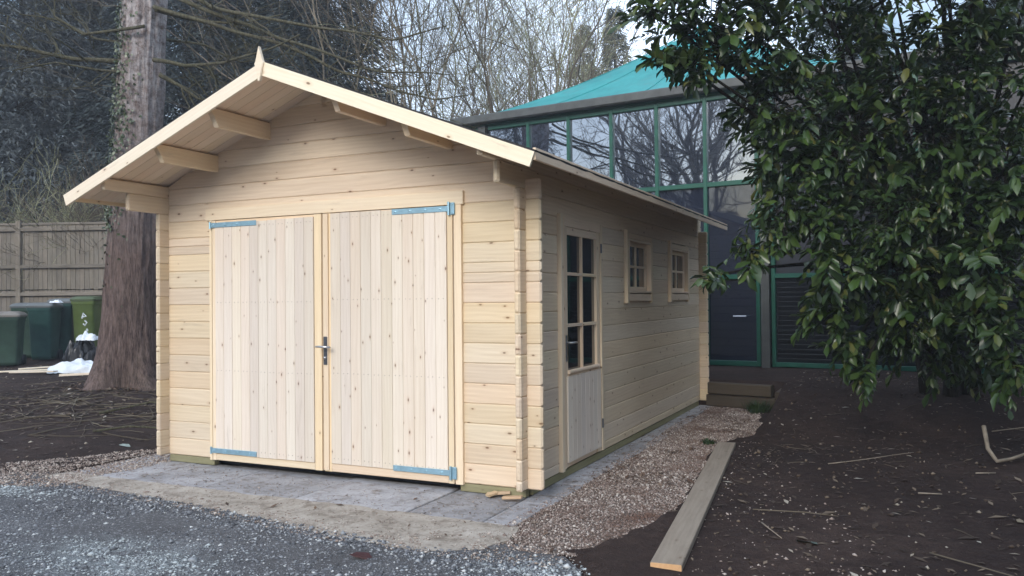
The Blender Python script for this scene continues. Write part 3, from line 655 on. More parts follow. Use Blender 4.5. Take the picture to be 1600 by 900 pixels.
# ------------------------------------------------------------------ glass building with the tent roof
BO = V((.40, 7.767, 0)); BU = V((-math.cos(.097), math.sin(.097), 0)); BN = V((BU.y, -BU.x, 0))  # BN points away from the garage... sign fixed below
if BN.y < 0: BN = -BN
B = thing('glass_building', 'dark glass building with green frames, grey gutter and turquoise tent roof', 'building')
def bp(s, d, z): q = BO+BU*s+BN*d; return V((q.x, q.y, z))
BASE, EAV = .35, 4.62
def bar_v(s, w_, z0, z1, name='mullion', mat=M_GREEN, d=0, dep=.09):
    return board(name, bp(s, d, z0), bp(s, d, z1), -BU, w_, dep, mat, B, ch=.006)
def bar_h(s0, s1, z, h, name='transom', mat=M_GREEN, d=0, dep=.08): return board(name, bp(s0, d, z), bp(s1, d, z), (0, 0, 1), h, dep, mat, B, ch=.006)
ms = [-.02+.812*i for i in range(7)]
for s in ms[:6]: bar_v(s, .062, BASE, EAV-.001)
bar_v(5.0, .16, BASE, EAV, 'corner_post', M_GUTTER, -.03, .12); bar_v(5.5, .062, BASE, EAV)
bar_v(-.135, .13, .2, EAV, 'grey_post', M_GUTTER, -.03, .12); bar_v(-.25, .06, BASE, EAV)
for a, b in list(zip(ms[:6], ms[1:6]+[4.92])):
    for z in (3.21, 1.735): bar_h(a+.032, b-.032, z, .075)
    bar_h(a+.032, b-.032, BASE+.035, .08); bar_h(a+.032, b-.032, EAV-.035, .07)
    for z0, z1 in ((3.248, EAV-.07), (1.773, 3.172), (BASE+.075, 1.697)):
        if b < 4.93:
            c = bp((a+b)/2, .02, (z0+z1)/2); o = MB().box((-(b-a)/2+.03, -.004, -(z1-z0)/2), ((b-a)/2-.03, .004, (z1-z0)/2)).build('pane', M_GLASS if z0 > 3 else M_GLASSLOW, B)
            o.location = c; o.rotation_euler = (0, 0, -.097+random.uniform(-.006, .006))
bar_h(5.08, 5.47, EAV-.035, .07); bar_h(5.08, 5.47, 3.21, .075)
o = MB().box((-.2, -.004, -2.1), (.2, .004, 2.1)).build('pane', M_GLASS, B); o.location = bp(5.28, .02, 2.45); o.rotation_euler = (0, 0, -.097)
# door handle on the glazed door, louvred wall to the right
o = MB().tube([bp(.16, -.07, 1.12), bp(.36, -.07, 1.12)], .012, 8).build('door_handle', M_STEEL, B)
for k in range(3):
    s0 = -.28-2.0*k; s1 = s0-1.92
    bar_v(s1-.04, .07, BASE, EAV)
    bar_h(s0, s1, 1.735, .07); bar_h(s0, s1, 3.21, .07); bar_h(s0, s1, EAV-.035, .07); bar_h(s0, s1, BASE+.035, .07)
    o = MB().box((-.97, -.01, -2.1), (.97, .01, 2.1)).build('wall_panel', M_DARKPANEL, B); o.location = bp((s0+s1)/2, .06, 2.5); o.rotation_euler = (0, 0, -.097)
    if k < 2:
        for i in range(18):
            z = BASE+.1+i*.072; board('slat', bp(s0-.01, .0, z), bp(s1+.01, .0, z), V((0, 0, 1))-BN*.5, .07, .008, M_SLAT, B)
board('gutter', bp(-6.3, -.16, 4.735), bp(5.62, -.16, 4.735), (0, 0, 1), .155, .14, M_GUTTER, B, ch=.02)
bar_h(-6.2, 5.6, EAV+.03, .06, 'wall_plate', M_GREEN, -.0, .1)
for d in (0, 9.0): pass
o = MB(); cs = [bp(5.55, .05, 0), bp(5.55, 10, 0), bp(-6.2, 10, 0), bp(-6.2, .05, 0)]
o.add([V((c.x, c.y, .0)) for c in cs]+[V((c.x, c.y, EAV+.05)) for c in cs], [(0, 1, 5, 4), (1, 2, 6, 5), (2, 3, 7, 6)]).build('rear_wall', M_DARKPANEL, B)
MB().add([V((c.x, c.y, EAV+.045)) for c in cs], [(3, 2, 1, 0)]).build('flat_roof', M_FELT, B)
def m_tent():
    t = NT('tent_membrane'); o = t.obj(); a = t.noise(o, .8, 5); b = t.noise(t.vmul(o, (1, .3, 1)), 7, 4)
    c = t.ramp(t.math('ADD', t.math('MULTIPLY', a, .7), t.math('MULTIPLY', b, .3)), [(.3, (.02, .23, .24)), (.7, (.045, .41, .41))]); c = t.mix(t.math('MULTIPLY', t.math('SUBTRACT', t.noise(t.vmul(o, (1, 1, .4)), 2.2, 7, .7), .52, True), 3, True), c, (.10, .25, .26))
    t.col(c); t.rough(.55); t.bump(b, .25, .03); tr = t.n('ShaderNodeBsdfTranslucent'); t.l(c, tr.inputs['Color']); mxs = t.n('ShaderNodeMixShader'); mxs.inputs[0].default_value = .25
    t.l(t.p.outputs[0], mxs.inputs[1]); t.l(tr.outputs[0], mxs.inputs[2]); t.l(mxs.outputs[0], t.out.inputs['Surface']); return t.m
n = 48; vs_, fs = [], []
for i in range(n+1):
    for j in range(n+1):
        a, b = -1+2*i/n, -1+2*j/n; q = min(1, (abs(a)**18+abs(b)**18)**(1/18)); tt_ = 3.4*(1-q)
        z = 4.815+.42*tt_+.06*tt_*tt_
        vs_.append(bp(1.78+3.4*a, 3.28+3.4*b, z))
for i in range(n):
    for j in range(n): k = i*(n+1)+j; fs.append((k, k+1, k+n+2, k+n+1))
link('tent_roof', new_mesh('tent_roof', vs_, fs, m_tent(), True), B)

def tent_pt(a, b):
    q = min(1, (abs(a)**18+abs(b)**18)**(1/18)); tt_ = 3.4*(1-q); return bp(1.78+3.4*a, 3.28+3.4*b, 4.815+.42*tt_+.06*tt_*tt_)
for a1, b1 in ((1, -1), (-1, -1), (1, 1), (-1, 1), (.5, -1), (0, -1), (-.5, -1), (1, -.5), (1, 0), (1, .5)):
    MB().tube([tent_pt(a1*k/14, b1*k/14)+V((0, 0, .004)) for k in range(15)], .012, 6).build('seam', bpy.data.materials['tent_membrane'], B)
# ------------------------------------------------------------------ fence on the left
FE = thing('wooden_fence', 'tall weathered close-boarded wooden fence behind the green bins', 'fence')
fa, fb = at(-330, 400, 18.4), at(430, 400, 17.6); fa.z = fb.z = 0; fd = (fb-fa); fl = fd.length; fd.normalize(); fn = V((-fd.y, fd.x, 0))
i = 0; s = 0
while s < fl:
    wd = .105; q = fa+fd*s; top = 3.12+random.uniform(-.012, .012); zb = gz(q.x, q.y)
    board('board', q+V((0, 0, 1.72+random.uniform(-.01, .01)))+fn*random.uniform(-.004, .004), q+V((0, 0, top)), fd, .100, .014, M_FENCE, FE, ch=.002)
    board('board', q+V((0, 0, zb)), q+V((0, 0, 1.70)), fd, .100, .014, M_FENCE, FE, ch=.002); s += wd
for z in (3.03, 2.22, 1.62): board('rail', fa+V((0, 0, z))-fn*.04, fb+V((0, 0, z))-fn*.04, (0, 0, 1), .08, .05, M_FENCE, FE, ch=.008)
s = .6
while s < fl: q = fa+fd*s-fn*.02; board('post', q, q+V((0, 0, 3.22)), fd, .11, .11, M_FENCE, FE, ch=.008); s += 2.4
board('capping', fa+V((0, 0, 3.15)), fb+V((0, 0, 3.15)), (0, 0, 1), .05, .06, M_FENCE, FE, ch=.008)

# ------------------------------------------------------------------ wheelie bins and rubbish
def binmat(n, c): return flat(n, c, .45, 0, .18, 6, .04)
MBIN = [binmat('bin_green', (.045, .085, .062)), binmat('bin_teal', (.03, .085, .076)), binmat('bin_light_green', (.12, .17, .05))]
MLID = [flat('lid_brown', (.20, .18, .155), .6, 0, .2, 5), flat('lid_dark', (.115, .125, .125), .5, 0, .2, 5), flat('lid_green', (.06, .085, .035), .5, 0, .2, 5)]
def make_bin(loc, rz, mb, ml, lab, h=1.0, wd=.46, dp=.52):
    t = thing('wheelie_bin', lab, 'bin', loc, rz, 'wheelie bins along the fence')
    m = MB(); b = []; N = 4
    def loop(w_, d, z, r=.05):
        p = []
        for sx, sy, a0 in ((1, 1, 0), (-1, 1, 90), (-1, -1, 180), (1, -1, 270)):
            for k in range(4):
                an = math.radians(a0+30*k); p.append((sx*(w_/2-r)+r*math.cos(an), sy*(d/2-r)+r*math.sin(an), z))
        return p
    Ls = [loop(wd*.74, dp*.72, .03), loop(wd*.78, dp*.76, .10), loop(wd*.93, dp*.94, h-.16), loop(wd*.94, dp*.96, h-.155), loop(wd, dp, h-.14), loop(wd, dp, h-.08)]
    vs_ = [p for l in Ls for p in l]; fs = [tuple(range(16))[::-1]]
    for i in range(len(Ls)-1):
        for k in range(16): fs.append((i*16+k, i*16+(k+1) % 16, (i+1)*16+(k+1) % 16, (i+1)*16+k))
    m.add(vs_, fs).build('body', mb, t, True)
    Ls = [loop(wd+.03, dp+.04, h-.085, .06), loop(wd+.035, dp+.045, h-.05, .06), loop(wd-.04, dp-.04, h-.005, .07), loop(wd-.2, dp-.2, h+.012, .06)]
    vs_ = [p for l in Ls for p in l]; fs = [tuple(range(16))[::-1], tuple(48+k for k in range(16))]
    for i in range(3):
        for k in range(16): fs.append((i*16+k, i*16+(k+1) % 16, (i+1)*16+(k+1) % 16, (i+1)*16+k))
    ld = MB().add(vs_, fs).build('lid', ml, t)
    MB().tube([(-wd*.4, dp/2+.05, h-.07), (wd*.4, dp/2+.05, h-.07)], .016, 8).build('handle', ml, t)
    for sx in (-1, 1): MB().tube([(sx*wd*.36, dp*.36, .1), (sx*wd*.36+sx*.05, dp*.36, .1)], .1, 14).build('wheel', M_DARKPANEL, t)
    return t
def bin_at(px, depth, rz, *a, **k):
    p = at(px, 460, depth); z = gz(p.x, p.y); return make_bin((p.x, p.y, z), rz, *a, **k)
bin_at(14, 14.9, .75, MBIN[0], MLID[0], 'dark green wheelie bin with a brown lid, nearest and leftmost of the row', h=.98)
bin_at(44, 16.2, .6, MBIN[0], MLID[1], 'dark green wheelie bin half hidden behind the brown-lidded one', h=1.08)
bin_at(70, 15.8, .55, MBIN[1], MLID[1], 'bluish green wheelie bin with dark lid, third from the left', h=1.10)
bin_at(101, 16.4, .6, MBIN[1], MLID[1], 'dark teal wheelie bin right beside the light green one', h=1.16)
lb = bin_at(138, 16.2, .5, MBIN[2], MLID[2], 'light green wheelie bin with white paint marks, next to the big trunk', h=1.22)
M_WHITE = flat('white_plastic', (.72, .76, .80), .4, 0, .12, 5); M_BLACKBAG = flat('black_plastic', (.012, .012, .014), .3, 0, .2, 6)
m = MB()
for q in ([(-.05,.80),(-.02,.90),(.03,.84),(-.03,.83)], [(.0,.76),(.04,.72),(.0,.66),(-.03,.70)], [(.03,.60),(.05,.57),(.02,.55)]):
    m.tube([(x+.08, -.318+(z-.5)*-.075, z) for x, z in q], .016, 4)
m.build('paint_mark', M_WHITE, lb)
def crumple(name, mat, lab, cat, px, depth, sx, sy, sz, seed, dz=0):
    p = at(px, 460, depth); n = 26; vs_, fs = [], []
    for i in range(n+1):
        for j in range(n+1):
            u, v = -1+2*i/n, -1+2*j/n; r = max(abs(u), abs(v)); q = V((u*2.3, v*2.3, seed))
            h = max(0, 1-r**2)**.6*(.75+.6*noise.noise(q))+.25*abs(noise.noise(q*2.6))*(1-r*.5)
            vs_.append((u*sx*(1+.25*noise.noise(q*1.4+V((5, 0, 0)))), v*sy*(1+.25*noise.noise(q*1.4+V((0, 7, 0)))), max(.004, h*sz)))
    for i in range(n):
        for j in range(n): k = i*(n+1)+j; fs.append((k, k+n+1, k+n+2, k+1))
    o = link(name, new_mesh(name, vs_, fs, mat)); o.location = (p.x, p.y, gz(p.x, p.y)+dz); o.rotation_euler = (0, 0, YAW); return tag(o, lab, cat)
crumple('plastic_sheet', M_WHITE, 'crumpled white plastic sheet heaped on the soil in front of the bins', 'plastic sheet', 133, 13.8, .46, .34, .20, 2.2)
crumple('rubbish_bag', M_BLACKBAG, 'black rubbish bag slumped below the light green bin', 'bag', 134, 15.2, .30, .3, .52, 5.2)
crumple('plastic_bag', M_WHITE, 'small white plastic bag on top of the black rubbish bag', 'bag', 137, 15.0, .17, .13, .15, 9.4, .46)
crumple('paper_scrap', M_WHITE, 'white scrap of paper lying on a dark bin lid', 'paper', 88, 15.75, .10, .08, .06, 1.4, 1.11)
for i, (px, py, d, ln, a, lab) in enumerate(((35, 0, 13.7, .95, .25, 'pale broken board on the left of the scrap boards by the bins'), (52, 0, 13.4, .80, -.15, 'pale board nearest us among the scrap boards by the bins'), (66, 0, 14.0, .7, .55, 'short pale board lying next to the white plastic sheet'))):
    p = at(px, 460, d); a += YAW; z = gz(p.x, p.y)+.03+.02*i
    tag(board('scrap_board', (p.x-math.cos(a)*ln/2, p.y-math.sin(a)*ln/2, z), (p.x+math.cos(a)*ln/2, p.y+math.sin(a)*ln/2, z+.02), (-math.sin(a), math.cos(a), 0), .11, .02, M_BARGE, None), lab, 'board', 'scrap boards by the bins')
pa, pb = at(93, 460, 12.9), at(150, 460, 12.8)
tag(board('batten', (pa.x, pa.y, gz(pa.x, pa.y)+.03), (pb.x, pb.y, gz(pb.x, pb.y)+.05), (0, 0, 1), .035, .03, M_BARGE, None), 'thin white batten lying on the soil left of the big trunk', 'batten')

# ------------------------------------------------------------------ the big trunk on the left, with its ivy and dead limbs
TB = at(196, 600, 11.6); TB.z = 0; tz = gz(TB.x, TB.y)-.08
TREE = thing('conifer_tree', 'thick reddish conifer trunk with ivy and bare limbs standing left of the garage', 'tree', (TB.x, TB.y, tz))
lean = at(228, 0, 11.6)-at(205, 460, 11.6); lean = V((lean.x/lean.z, lean.y/lean.z, 0))
def trunk_r(z, a):
    base = .335-.010*z; fl_ = .19*math.exp(-z/.32)*(1+.6*math.cos(5*a+1)+.4*math.cos(3*a-.6))+.05*math.exp(-z/1.3)
    return base+fl_
vs_, fs = [], []; nz_, na = 220, 110; HT = 12
zs = [HT*(i/nz_)**1.5 for i in range(nz_+1)]
for z in zs:
    for k in range(na):
        a = 2*math.pi*k/na; r = trunk_r(z, a); p = V((math.cos(a)*2.6, math.sin(a)*2.6, z*.75))
        r += .020*noise.noise(p*2.2)+.034*abs(noise.noise(V((math.cos(a)*7, math.sin(a)*7, z*.8))))+.01*noise.noise(p*7)
        vs_.append((r*math.cos(a)+lean.x*z, r*math.sin(a)+lean.y*z, z))
for i in range(nz_):
    for k in range(na): fs.append((i*na+k, i*na+(k+1) % na, (i+1)*na+(k+1) % na, (i+1)*na+k))
link('trunk', new_mesh('trunk', vs_, fs, M_BARK, True), TREE)
a_ = RNG.uniform(0, 6.283, 900); r_ = .38+RNG.gamma(1.6, .17, 900); P = np.stack([TB.x+r_*np.cos(a_), TB.y+r_*np.sin(a_)], 1)
scraps('trunk_leaves', P, RNG.uniform(.012, .05, 900), M_BROWNLEAF, .012)
# ivy
LEAF = np.array([(0,0,0),(.3,.34,.05),(.32,0,-.03),(.3,-.34,.05),(.66,.30,.0),(.68,0,-.05),(.66,-.30,.0),(1,0,-.12)])
LEAFB = np.array([(0,0,0),(.26,.24,.04),(.30,0,-.02),(.26,-.24,.04),(.72,.34,.02),(.70,0,-.05),(.72,-.34,.02),(1,0,-.10)])
LEAFQ = np.array([(0,2,1,1),(0,3,2,2),(1,2,5,4),(2,3,6,5),(4,5,7,7),(5,6,7,7)])
LEAFT = np.array([(0,2,1),(0,3,2),(1,2,5),(1,5,4),(2,3,6),(2,6,5),(4,5,7),(5,6,7)])
def leaf_mats(pos, d, up, size):
    d = d/np.linalg.norm(d, axis=1, keepdims=True); y = np.cross(up, d); y /= np.linalg.norm(y, axis=1, keepdims=True)+1e-9; z = np.cross(d, y)
    return np.stack([d, y, z], -1)*size[:, None, None]
def leaves_mesh(name, pos, R, mat, T=LEAF):
    v = np.einsum('nij,kj->nki', R, T)+pos[:, None, :]; n = len(pos)
    f = LEAFT[None]+len(T)*np.arange(n)[:, None, None]
    return new_mesh(name, v.reshape(-1, 3), f.reshape(-1, 3), mat)
n = 1700; zz = np.concatenate([RNG.normal(3.6, .75, n//2), RNG.uniform(2.2, 6.5, n-n//2)]); zz = np.clip(zz, 1.2, 8)
view = math.atan2(CAM.y-TB.y, CAM.x-TB.x)
aa = view-1.3+RNG.normal(0, .30, n)-(zz > 5)*.1; aa[:n//3] += RNG.uniform(0, .8, n//3)
rr = np.array([trunk_r(z, a) for z, a in zip(zz, aa)])+RNG.uniform(0, .07, n)
pos = np.stack([rr*np.cos(aa)+lean.x*zz, rr*np.sin(aa)+lean.y*zz, zz], 1); out = np.stack([np.cos(aa), np.sin(aa), np.zeros(n)], 1)
d = RNG.normal(0, .6, (n, 3))+np.array([0, 0, -.7])+out*.2; R = leaf_mats(pos, d, out+RNG.normal(0, .3, (n, 3)), RNG.uniform(.025, .06, n))
link('ivy', leaves_mesh('ivy', pos, R, M_IVY), TREE, kind='stuff')
def wander(pts, amp, seed, n=9):
    pts = [V(p) for p in pts]; out = []
    for a, b in zip(pts, pts[1:]):
        for i in range(n): out.append(a.lerp(b, i/n))
    out.append(pts[-1]); L0 = (pts[-1]-pts[0]).length
    return [p+noise.noise_vector(p*1.3+V((seed, 0, 0)))*amp for p in out]
def limb(pix, depth, r0, r1, seed, twigs=6, tl=.7, name='branch', par=TREE, mat=M_LIMB):
    org = par.location if par else V((0, 0, 0)); dd = depth if hasattr(depth, '__len__') else [depth]*len(pix)
    pts = wander([at(x, y, d)-org for (x, y), d in zip(pix, dd)], .05, seed); n = len(pts); m = MB()
    m.tube(pts, [r0+(r1-r0)*(i/(n-1))**.8 for i in range(n)], 7)
    rs = random.Random(seed)
    def side(p, t, ln, r, lv):
        q = [p]; d = (t.normalized()*rs.uniform(.2, .9)+V((rs.gauss(0, .5), rs.gauss(0, .5), rs.gauss(-.05, .5)))).normalized()
        for k in range(6): d = (d+V((rs.gauss(0, .16), rs.gauss(0, .16), rs.gauss(.03, .16)))).normalized(); q.append(q[-1]+d*ln/6)
        m.tube(q, [r*(1-.8*k/6) for k in range(7)], 4, False)
        if lv > 0:
            for _ in range(3): k = rs.randint(1, 5); side(q[k], q[k+1]-q[k], ln*.55, r*.5, lv-1)
    for _ in range(twigs):
        i = rs.randint(n//5, n-2); side(pts[i], pts[i+1]-pts[i], tl*rs.uniform(.5, 1.3), max(.004, .45*(r0+(r1-r0)*i/n)), 2)
    return m.build(name, mat, par, True)
limb([(215, 96), (120, 92), (50, 80), (-30, 68)], 11.5, .04, .018, 1, 9, 1.1)
limb([(205, 118), (150, 112), (90, 100), (20, 110)], [11.4, 11.2, 11, 10.8], .026, .008, 2, 9, 1.0)
limb([(240, 92), (290, 104), (350, 100), (405, 82), (470, 54)], [11.3, 11.1, 10.9, 10.7, 10.5], .034, .010, 3, 9, .9)
limb([(250, 118), (285, 136), (310, 155), (345, 160)], 11.3, .035, .012, 4, 7, .8)
limb([(245, 15), (300, 30), (370, 40), (440, 20)], [11.4, 11.2, 11, 10.9], .028, .008, 5, 9, .9)
limb([(240, -40), (330, 10), (420, 30), (520, 45), (610, 62), (700, 40)], [11.3, 11, 10.6, 10.3, 10, 9.8], .036, .007, 6, 12, .9)
limb([(240, -20), (360, 30), (480, 75), (570, 105), (640, 114), (705, 118)], [11.3, 11, 10.6, 10.2, 10, 9.9], .034, .006, 7, 12, .9)
limb([(240, 10), (340, 40), (440, 68), (540, 112), (610, 138), (680, 155), (735, 148)], [11.3, 11, 10.7, 10.4, 10.2, 10.1, 10], .034, .006, 8, 12, .9)
limb([(225, 40), (130, 55), (85, 25), (80, -30)], 11.2, .025, .010, 9, 7, .9)
limb([(220, 70), (150, 60), (90, 30), (30, 20)], [11.6, 11.8, 12, 12.2], .024, .008, 10, 9, 1.0)
limb([(250, 60), (320, 70), (380, 95), (430, 90)], [11.8, 12, 12.2, 12.4], .024, .006, 11, 10, .9)

# ------------------------------------------------------------------ background trees
def conifer(loc, H, R, lab, seed, mat=M_NEEDLE, zmin=.06, dens=1.0, name='fir_tree', shape=.8, droop=.35, spray=1.0):
    rs = np.random.default_rng(seed); t = thing(name, lab, 'tree', loc, 0, 'dark evergreens behind the garage')
    MB().tube([(0, 0, -.2), (0, 0, H*.5), (0, 0, H*.96)], [H*.018+.06, H*.011+.03, .01], 8).build('trunk', M_DARKBARK, t, True)
    nb_ = int(H*62*dens); pos, dr, up, sz = [], [], [], []
    for i in range(nb_):
        f = rs.uniform(zmin, .98); z = H*f; L0 = R*(1-f)**shape*rs.uniform(.6, 1.12)+.15; a = rs.uniform(0, 6.283); o = np.array([math.cos(a), math.sin(a), 0])
        k = int(14+L0*24); s = np.sqrt(rs.uniform(.04, 1, k))
        side = np.array([-o[1], o[0], 0]); p = o*(s*L0)[:, None]+side*(rs.normal(0, .14*L0+.05, k)*s)[:, None]
        p[:, 2] = z+L0*(.18*s-droop*s**2)*1.2+rs.normal(0, .09, k)
        pos.append(p); dr.append(o*.75+side*rs.normal(0, .6, k)[:, None]+np.array([0, 0, -1])*rs.uniform(-.15, .75, (k, 1))); up.append(np.array([0, 0, 1.])+rs.normal(0, .45, (k, 3))); sz.append(rs.uniform(.10, .30, k)*spray)
    pos, dr, up, sz = map(np.concatenate, (pos, dr, up, sz)); Rm = leaf_mats(pos, dr, up, sz)
    T = np.array([(0, 0, 0), (.35, .10, .02), (1, 0, -.1), (.35, -.10, .02)]); v = np.einsum('nij,kj->nki', Rm, T)+pos[:, None, :]
    f = np.array([(0, 3, 2, 1)])[None]+4*np.arange(len(pos))[:, None, None]
    link('crown', new_mesh('crown', v.reshape(-1, 3), f.reshape(-1, 4), mat), t, kind='stuff'); return t
def gp_(px, depth): p = at(px, 460, depth); p.z = gz(p.x, p.y); return p
conifer(gp_(40, 23), 15, 4.2, 'dark evergreen at the far left edge beyond the fence', 1, M_NEEDLEVEIL, dens=1.5)
conifer(gp_(150, 25), 17, 4.2, 'tall dark evergreen beyond the fence just left of the big trunk', 2, M_NEEDLEVEIL, dens=1.5)
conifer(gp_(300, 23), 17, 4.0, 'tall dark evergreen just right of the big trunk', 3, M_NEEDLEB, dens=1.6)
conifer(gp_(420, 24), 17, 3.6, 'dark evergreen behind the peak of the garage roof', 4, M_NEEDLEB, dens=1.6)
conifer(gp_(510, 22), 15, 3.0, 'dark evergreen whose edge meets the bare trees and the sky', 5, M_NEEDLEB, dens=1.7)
conifer(gp_(-110, 24), 15, 4.2, 'dark evergreen outside the left edge beyond the fence', 16, M_NEEDLEVEIL, dens=1.2)
conifer(gp_(602, 19), 5.5, .8, 'small yellow-green conifer between the dark evergreen and the bare trees', 6, M_NEEDLEY, dens=1.4, name='golden_conifer', droop=.1, spray=.7)
conifer(gp_(915, 38), 14, 2.2, 'distant evergreen seen through the pale twigs left of the tent roof', 7, dens=.8)
conifer(gp_(965, 33), 13, 1.8, 'narrow distant evergreen standing beside the tent roof peak', 8, dens=.9)
conifer(gp_(1330, 27), 12.5, 4.0, 'dark evergreen behind the glass building above the laurel', 10, dens=1.0)
conifer(gp_(1600, 24), 11.5, 4.2, 'dark evergreen behind the laurel at the right edge', 11, dens=1.1)
conifer(gp_(1470, 34), 12, 4.0, 'farther dark evergreen between the two behind the laurel', 12, dens=.8)

def bare_tree(loc, H, lab, seed, stems=1, spread=.25, mat=M_TWIG, levels=5, r0=None, name='bare_tree', up=.10, kids=(2, 4), group='bare trees', tw=.0035, droop=0):
    rs = random.Random(seed); t = thing(name, lab, 'tree', loc, 0, group); mt_, mc = MB(), MB(); r0 = r0 or H*.016
    def grow(p, d, ln, r, lv):
        n = 5 if lv < 2 else 4; q = [p]; w_ = .10 if lv == 0 else .2
        for k in range(n):
            d = (d+V((rs.gauss(0, w_), rs.gauss(0, w_), rs.gauss(up-(droop*lv if lv > 1 else 0), w_*.8)))).normalized(); q.append(q[-1]+d*ln/n)
        re = max(tw, r*.58); (mt_ if lv == 0 else mc).tube(q, [r+(re-r)*k/n for k in range(n+1)], (8, 6, 5, 4, 3, 3, 3)[lv], False)
        if lv >= levels-1: return
        nk = rs.randint(*kids)+(2 if lv == 0 else 0)
        for _ in range(nk):
            f = rs.uniform(.3, 1) if lv else rs.uniform(.35, 1); i = min(n-1, int(f*n)); b = q[i].lerp(q[i+1], f*n-i)
            dr_ = (d*rs.uniform(.5, 1.1)+V((rs.gauss(0, 1), rs.gauss(0, 1), rs.gauss(.1, .5))).normalized()*rs.uniform(.5, 1)).normalized()
            grow(b, dr_, ln*rs.uniform(.5, .78), max(tw, r*rs.uniform(.38, .6)), lv+1)
        grow(q[-1], d, ln*.7, re, lv+1)
    for s in range(stems):
        a = rs.uniform(0, 6.283); d = V((math.cos(a)*spread, math.sin(a)*spread, 1)).normalized(); grow(V((math.cos(a)*.15, math.sin(a)*.15, -.15)) if stems > 1 else V((0, 0, -.2)), d, H*(.42 if stems == 1 else .5)*rs.uniform(.85, 1.1), r0*(1 if stems == 1 else rs.uniform(.55, .9)), 0)
    mt_.build('trunk', mat, t, True); mc.build('branches', mat, t, True, kind='stuff'); return t
bare_tree(gp_(640, 20), 12, 'bare many-stemmed tree right beside the small golden conifer', 21, 3, .16, r0=.055)
bare_tree(gp_(715, 21), 12, 'bare many-stemmed tree rising behind the middle of the roof slope', 22, 3, .18, r0=.06)
bare_tree(gp_(780, 19.5), 10, 'bare many-stemmed tree just left of the tent roof corner', 23, 3, .22, r0=.055)
bare_tree(gp_(850, 25), 11, 'pale olive bare tree with dense drooping twigs left of the tent roof', 24, 4, .28, M_TWIGPALE, r0=.06, kids=(3, 4), droop=.05)
bare_tree(gp_(900, 27), 11, 'pale olive bare tree nearest the tent roof peak', 25, 4, .25, M_TWIGPALE, r0=.06, kids=(3, 4), droop=.05)
bare_tree(gp_(690, 27), 12, 'pale bare tree farther back behind the darker stems', 26, 3, .25, M_TWIGPALE, r0=.07)
for i, (px, d, h, lab) in enumerate(((20, 20.5, 4.6, 'tangled bare shrub showing over the fence at the far left'), (85, 20.2, 4.3, 'tangled bare shrub showing over the fence left of the roof end'), (150, 20.4, 4.2, 'tangled bare shrub over the fence close to the big trunk'))):
    bare_tree(gp_(px, d), h, lab, 30+i, 8, .5, M_TWIGPALE if i < 2 else M_TWIG, 4, .03, 'bare_shrub', .04, (4, 6), 'bare shrubs beyond the fence')
# trees across the drive behind the photographer: they show in the glass
bare_tree((-10.5, -19, 0), 17, 'big bare tree across the drive, mirrored in the glass panes', 41, 1, .2, M_TWIG, 6, .36, group='bare trees across the drive')
bare_tree((-17, -24, 0), 18, 'second big bare tree across the drive, left in the mirror image', 42, 1, .15, M_TWIG, 6, .36, group='bare trees across the drive')
bare_tree((-4.5, -27, 0), 17, 'third big bare tree across the drive, far right in the mirror image', 43, 1, .1, M_TWIG, 6, .34, group='bare trees across the drive')
conifer((-20.5, -15, 0), 15, 3.8, 'dark evergreen across the drive, mirrored in the left panes', 44, dens=.9)
conifer((-27, -12, 0), 16, 4.2, 'farther dark evergreen across the drive on the left', 45, dens=.9)
conifer((-3.6, -15, 0), 9.5, 1.2, 'slim dark evergreen across the drive', 46, dens=.9)
for i, (hx, hy, hh, lab) in enumerate(((-29, -20, 7.5, 'leftmost evergreen of the added row across the drive'), (-24, -22.5, 6.8, 'second evergreen from the left in the added row across the drive'), (-19, -25, 7.2, 'third evergreen from the left in the added row across the drive'), (-13.5, -26, 6.6, 'evergreen of the added row before the second bare tree across the drive'), (-8, -27.5, 7.0, 'evergreen of the added row right of the second bare tree across the drive'), (-2, -29, 7.2, 'evergreen of the added row behind the third bare tree across the drive'), (4, -28, 7.4, 'rightmost evergreen of the added row across the drive'))):
    conifer((hx, hy, 0), hh, 3.3, lab, 60+i, dens=.8, shape=.45)  # unseen row added to darken what the lower panes mirror
conifer((4.9, -8.6, 0), 12, 2.5, 'dark evergreen added unseen behind the photographer on the right to shade the laurel', 51, dens=1.0)  # these unseen evergreens are added to shade the laurel, soil and side wall
conifer((8.0, -6.2, 0), 12, 2.8, 'dark evergreen added unseen beside the photographer on the right to shade the laurel', 52, dens=.9)
conifer((9.8, -2.6, 0), 12, 3.0, 'broad dark evergreen added unseen beyond the right edge to shade the soil', 47, dens=1.0)
conifer((9.5, 3.0, 0), 13, 3.2, 'second broad dark evergreen added unseen beyond the right edge for shade', 48, dens=.9)
# far-off wood all round
pos = []
for i in range(1500):
    a = RNG.uniform(0, 6.283); r = RNG.uniform(62, 95); pos.append((r*math.cos(a), r*math.sin(a)))
pos = np.array(pos); n = len(pos); h = RNG.uniform(5, 9.5, n); v = []; f = []
for i in range(n):
    for k in range(3):
        b = len(v); wv = RNG.uniform(.8, 1.9); z0 = h[i]*k*.27; ph = RNG.uniform(0, 6.28)
        for q in range(5): v.append((pos[i, 0]+wv*(1-.22*k)*math.cos(ph+q*1.2566), pos[i, 1]+wv*(1-.22*k)*math.sin(ph+q*1.2566), z0+RNG.uniform(-.3, .3)))
        v.append((pos[i, 0], pos[i, 1], z0+h[i]*.46)); f += [(b+q, b+(q+1) % 5, b+5) for q in range(5)]
link('far_wood', new_mesh('far_wood', np.array(v), np.array(f), M_NEEDLE), kind='stuff')

